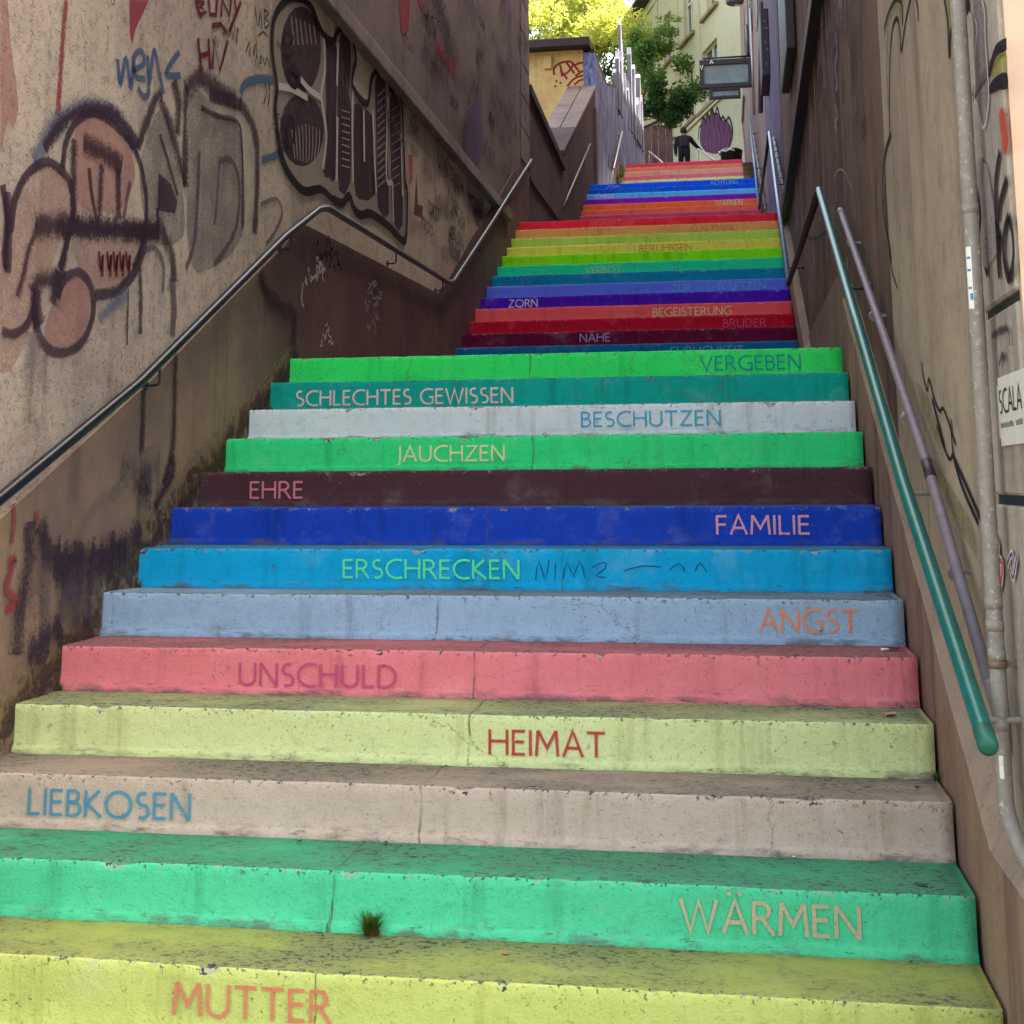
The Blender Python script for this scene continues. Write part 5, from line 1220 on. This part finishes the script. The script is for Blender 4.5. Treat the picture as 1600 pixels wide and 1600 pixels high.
# ================================================================ PERSON
def person(label, p, yaw):
    T = bpy.data.meshes.new('person'); bm = bmesh.new(); sk_ = bm.verts.layers.skin.verify()
    J = {'pel': (0, 0, .95, .16, .12), 'sp': (0, .02, 1.18, .20, .15), 'ch': (0, .04, 1.38, .21, .16), 'nk': (0, .06, 1.53, .06, .06), 'hd': (0, .085, 1.60, .08, .09), 'hd2': (0, .09, 1.70, .095, .11), 'top': (0, .085, 1.775, .05, .06),
         'hl': (-.10, 0, .90, .13, .13), 'kl': (-.11, .12, .52, .068, .07), 'al': (-.11, -.02, .10, .045, .05), 'fl': (-.12, .12, .04, .04, .035),
         'hr': (.10, 0, .90, .13, .13), 'kr': (.11, .06, .50, .068, .07), 'ar': (.11, -.16, .10, .045, .05), 'fr': (.12, -.03, .04, .04, .035),
         'sl': (-.22, .04, 1.42, .095, .095), 'el': (-.29, .0, 1.14, .075, .075), 'wl': (-.27, .12, .92, .055, .055), 'ml': (-.25, .18, .84, .032, .04),
         'sr': (.22, .04, 1.42, .095, .095), 'er': (.38, .06, 1.20, .075, .075), 'wr': (.56, .12, 1.04, .05, .05), 'mr': (.63, .14, .99, .032, .036)}
    V = {}
    for k, (x, y, z, a, b) in J.items():
        v = bm.verts.new((x, y, z)); v[sk_].radius = (a, b); V[k] = v
    V['pel'][sk_].use_root = True
    for a, b in (('pel', 'sp'), ('sp', 'ch'), ('ch', 'nk'), ('nk', 'hd'), ('hd', 'hd2'), ('hd2', 'top'), ('pel', 'hl'), ('hl', 'kl'), ('kl', 'al'), ('al', 'fl'), ('pel', 'hr'), ('hr', 'kr'), ('kr', 'ar'), ('ar', 'fr'), ('ch', 'sl'), ('sl', 'el'), ('el', 'wl'), ('wl', 'ml'), ('ch', 'sr'), ('sr', 'er'), ('er', 'wr'), ('wr', 'mr')):
        bm.edges.new((V[a], V[b]))
    bm.to_mesh(T); bm.free()
    o = bpy.data.objects.new('person', T); COL.objects.link(o)
    o.modifiers.new('skin', 'SKIN').use_smooth_shade = True; sb = o.modifiers.new('sub', 'SUBSURF'); sb.levels = sb.render_levels = 2
    dg = bpy.context.evaluated_depsgraph_get(); me = bpy.data.meshes.new_from_object(o.evaluated_get(dg))
    o.modifiers.clear(); o.data = me
    for m in (paint('dark_jacket', col(40, 35, 44), rough=.9, var=.2, spec=.1), paint('dark_trousers', col(30, 28, 38), rough=.9, spec=.1), paint('skin_tone', col(150, 108, 88), rough=.6), paint('pale_shoes', col(120, 116, 112), rough=.7)): me.materials.append(m)
    for pl in me.polygons:
        c_ = pl.center; pl.use_smooth = True
        pl.material_index = 2 if c_.z > 1.54 or (abs(c_.x) > .22 and c_.z < 1.03 and (c_.x > .57 or c_.z < .9)) else 3 if c_.z < .09 else 1 if c_.z < .93 else 0
    o.location = p; o.rotation_euler = (0, 0, yaw); tag(o, label, 'person')
    bm = bmesh.new(); bmesh.ops.create_uvsphere(bm, u_segments=14, v_segments=10, radius=1)
    for v in bm.verts:
        v.co = Vector((v.co.x*.112, v.co.y*.128+.068, v.co.z*.125+1.70))
    h = mesh_obj('hair', bm, paint('dark_hair', col(26, 20, 20), rough=.8), None, True); h.parent = o
    bm = bmesh.new(); box(bm, -.15, .15, -.20, -.07, 1.08, 1.42); bevel(bm, .05, 3)
    b = mesh_obj('backpack', bm, paint('black_backpack', col(18, 17, 22), rough=.8), None, True); b.parent = o
    return o
hp = ony(1068, 199, 40.5)
person('person in dark clothes walking away with right hand out to the rail', (hp.x, 40.5, hp.z-1.8), R(8))

# ================================================================ LITTER ON THE STEPS
def flake(name, label, cat, p, w_, l_, th, m, rot, curl=.3):
    bm = bmesh.new(); n = 5; rows = []
    for i in range(n):
        t = i/(n-1)-.5; hw = w_*math.cos(t*2.6)*.5+.0006
        rows.append([bm.verts.new((s_*hw, t*l_, th+curl*l_*t*t+(.12*w_ if s_ else 0)*1)) for s_ in (-1, 0, 1)])
    for A, B in zip(rows, rows[1:]):
        for k in range(2): bm.faces.new((A[k], A[k+1], B[k+1], B[k]))
    o = mesh_obj(name, bm, m); o.location = p; o.rotation_euler = (0, 0, rot); return tag(o, label, cat)
ML = paint('dead_leaf', col(48, 34, 30), rough=.8); MR = paint('reddish_leaf', col(92, 30, 36), rough=.8); MG = paint('dull_green_leaf', col(28, 66, 48), rough=.7)
def onz(px, py, z): d = ray(px, py); return CAM+d*((z-CAM.z)/d.z)
def on_tread(px, py, i): q = onz(px, py, (i+1)*RISE+.002); q.y = min(max(q.y, i*GO+.02), (i+1)*GO-.02); return q
flake('leaf', 'dark green curled leaf lying on the mint step', 'leaf', on_tread(1440, 1384, 1), .02, .034, .002, MG, 1.4)
flake('leaf', 'small dark dry leaf on the beige step near the right wall', 'leaf', on_tread(1433, 1231, 2), .012, .02, .002, ML, .4)
flake('leaf', 'tiny twig-like brown leaf on the beige step left of the other leaf', 'leaf', on_tread(1359, 1239, 2), .005, .022, .002, ML, 1.5)
flake('leaf', 'dark red crumpled leaf beside the cigarette butt on the pink step', 'leaf', on_tread(1396, 1015, 4), .03, .045, .002, MR, 1.0)
flake('leaf', 'orange chip of leaf on the yellow-green step', 'leaf', on_tread(790, 1491, 0), .014, .02, .001, paint('orange_leaf', col(190, 96, 70), rough=.8), 1.2)
flake('paper_scrap', 'pinkish paper scrap folded on the lime step by the right end', 'paper', on_tread(1391, 1117, 3), .03, .06, .001, paint('pink_paper', col(178, 140, 122), rough=.8), -.5, .1)
flake('paper_scrap', 'tiny white paper speck at the foot of the beige step', 'paper', on_tread(1240, 1339, 1), .010, .012, .003, M['sticker'], .3)
p = on_tread(1383, 1017, 4); bm = bmesh.new(); tube(bm, [p+Vector((-.014, 0, .005)), p+Vector((.012, .003, .005))], .004, 10)
tag(mesh_obj('cigarette_butt', bm, M['sticker']), 'white cigarette butt beside the red leaf on the pink step', 'cigarette butt')

rr = random.Random(77); proto = None
for k in range(16):
    i = rr.choice((0, 1, 1, 2, 2, 3, 3, 4, 5)); x = rr.choice((rr.uniform(-2.2, -.1), rr.uniform(-.4, -.05)))
    p = Vector((x, (i+1)*GO-rr.uniform(.025, .07), (i+1)*RISE+.003))
    if proto is None:
        proto = flake('leaf_fragment', 'tiny dark dry leaf fragment swept against the back of a stair tread', 'leaf fragment', p, .007, .014, .002, ML, 0); proto['group'] = 'leaf fragments swept along the treads'; continue
    o = proto.copy(); COL.objects.link(o); o.location = p; o.rotation_euler = (0, 0, rr.uniform(0, 6.28)); o.scale = (rr.uniform(.6, 1.6),)*3
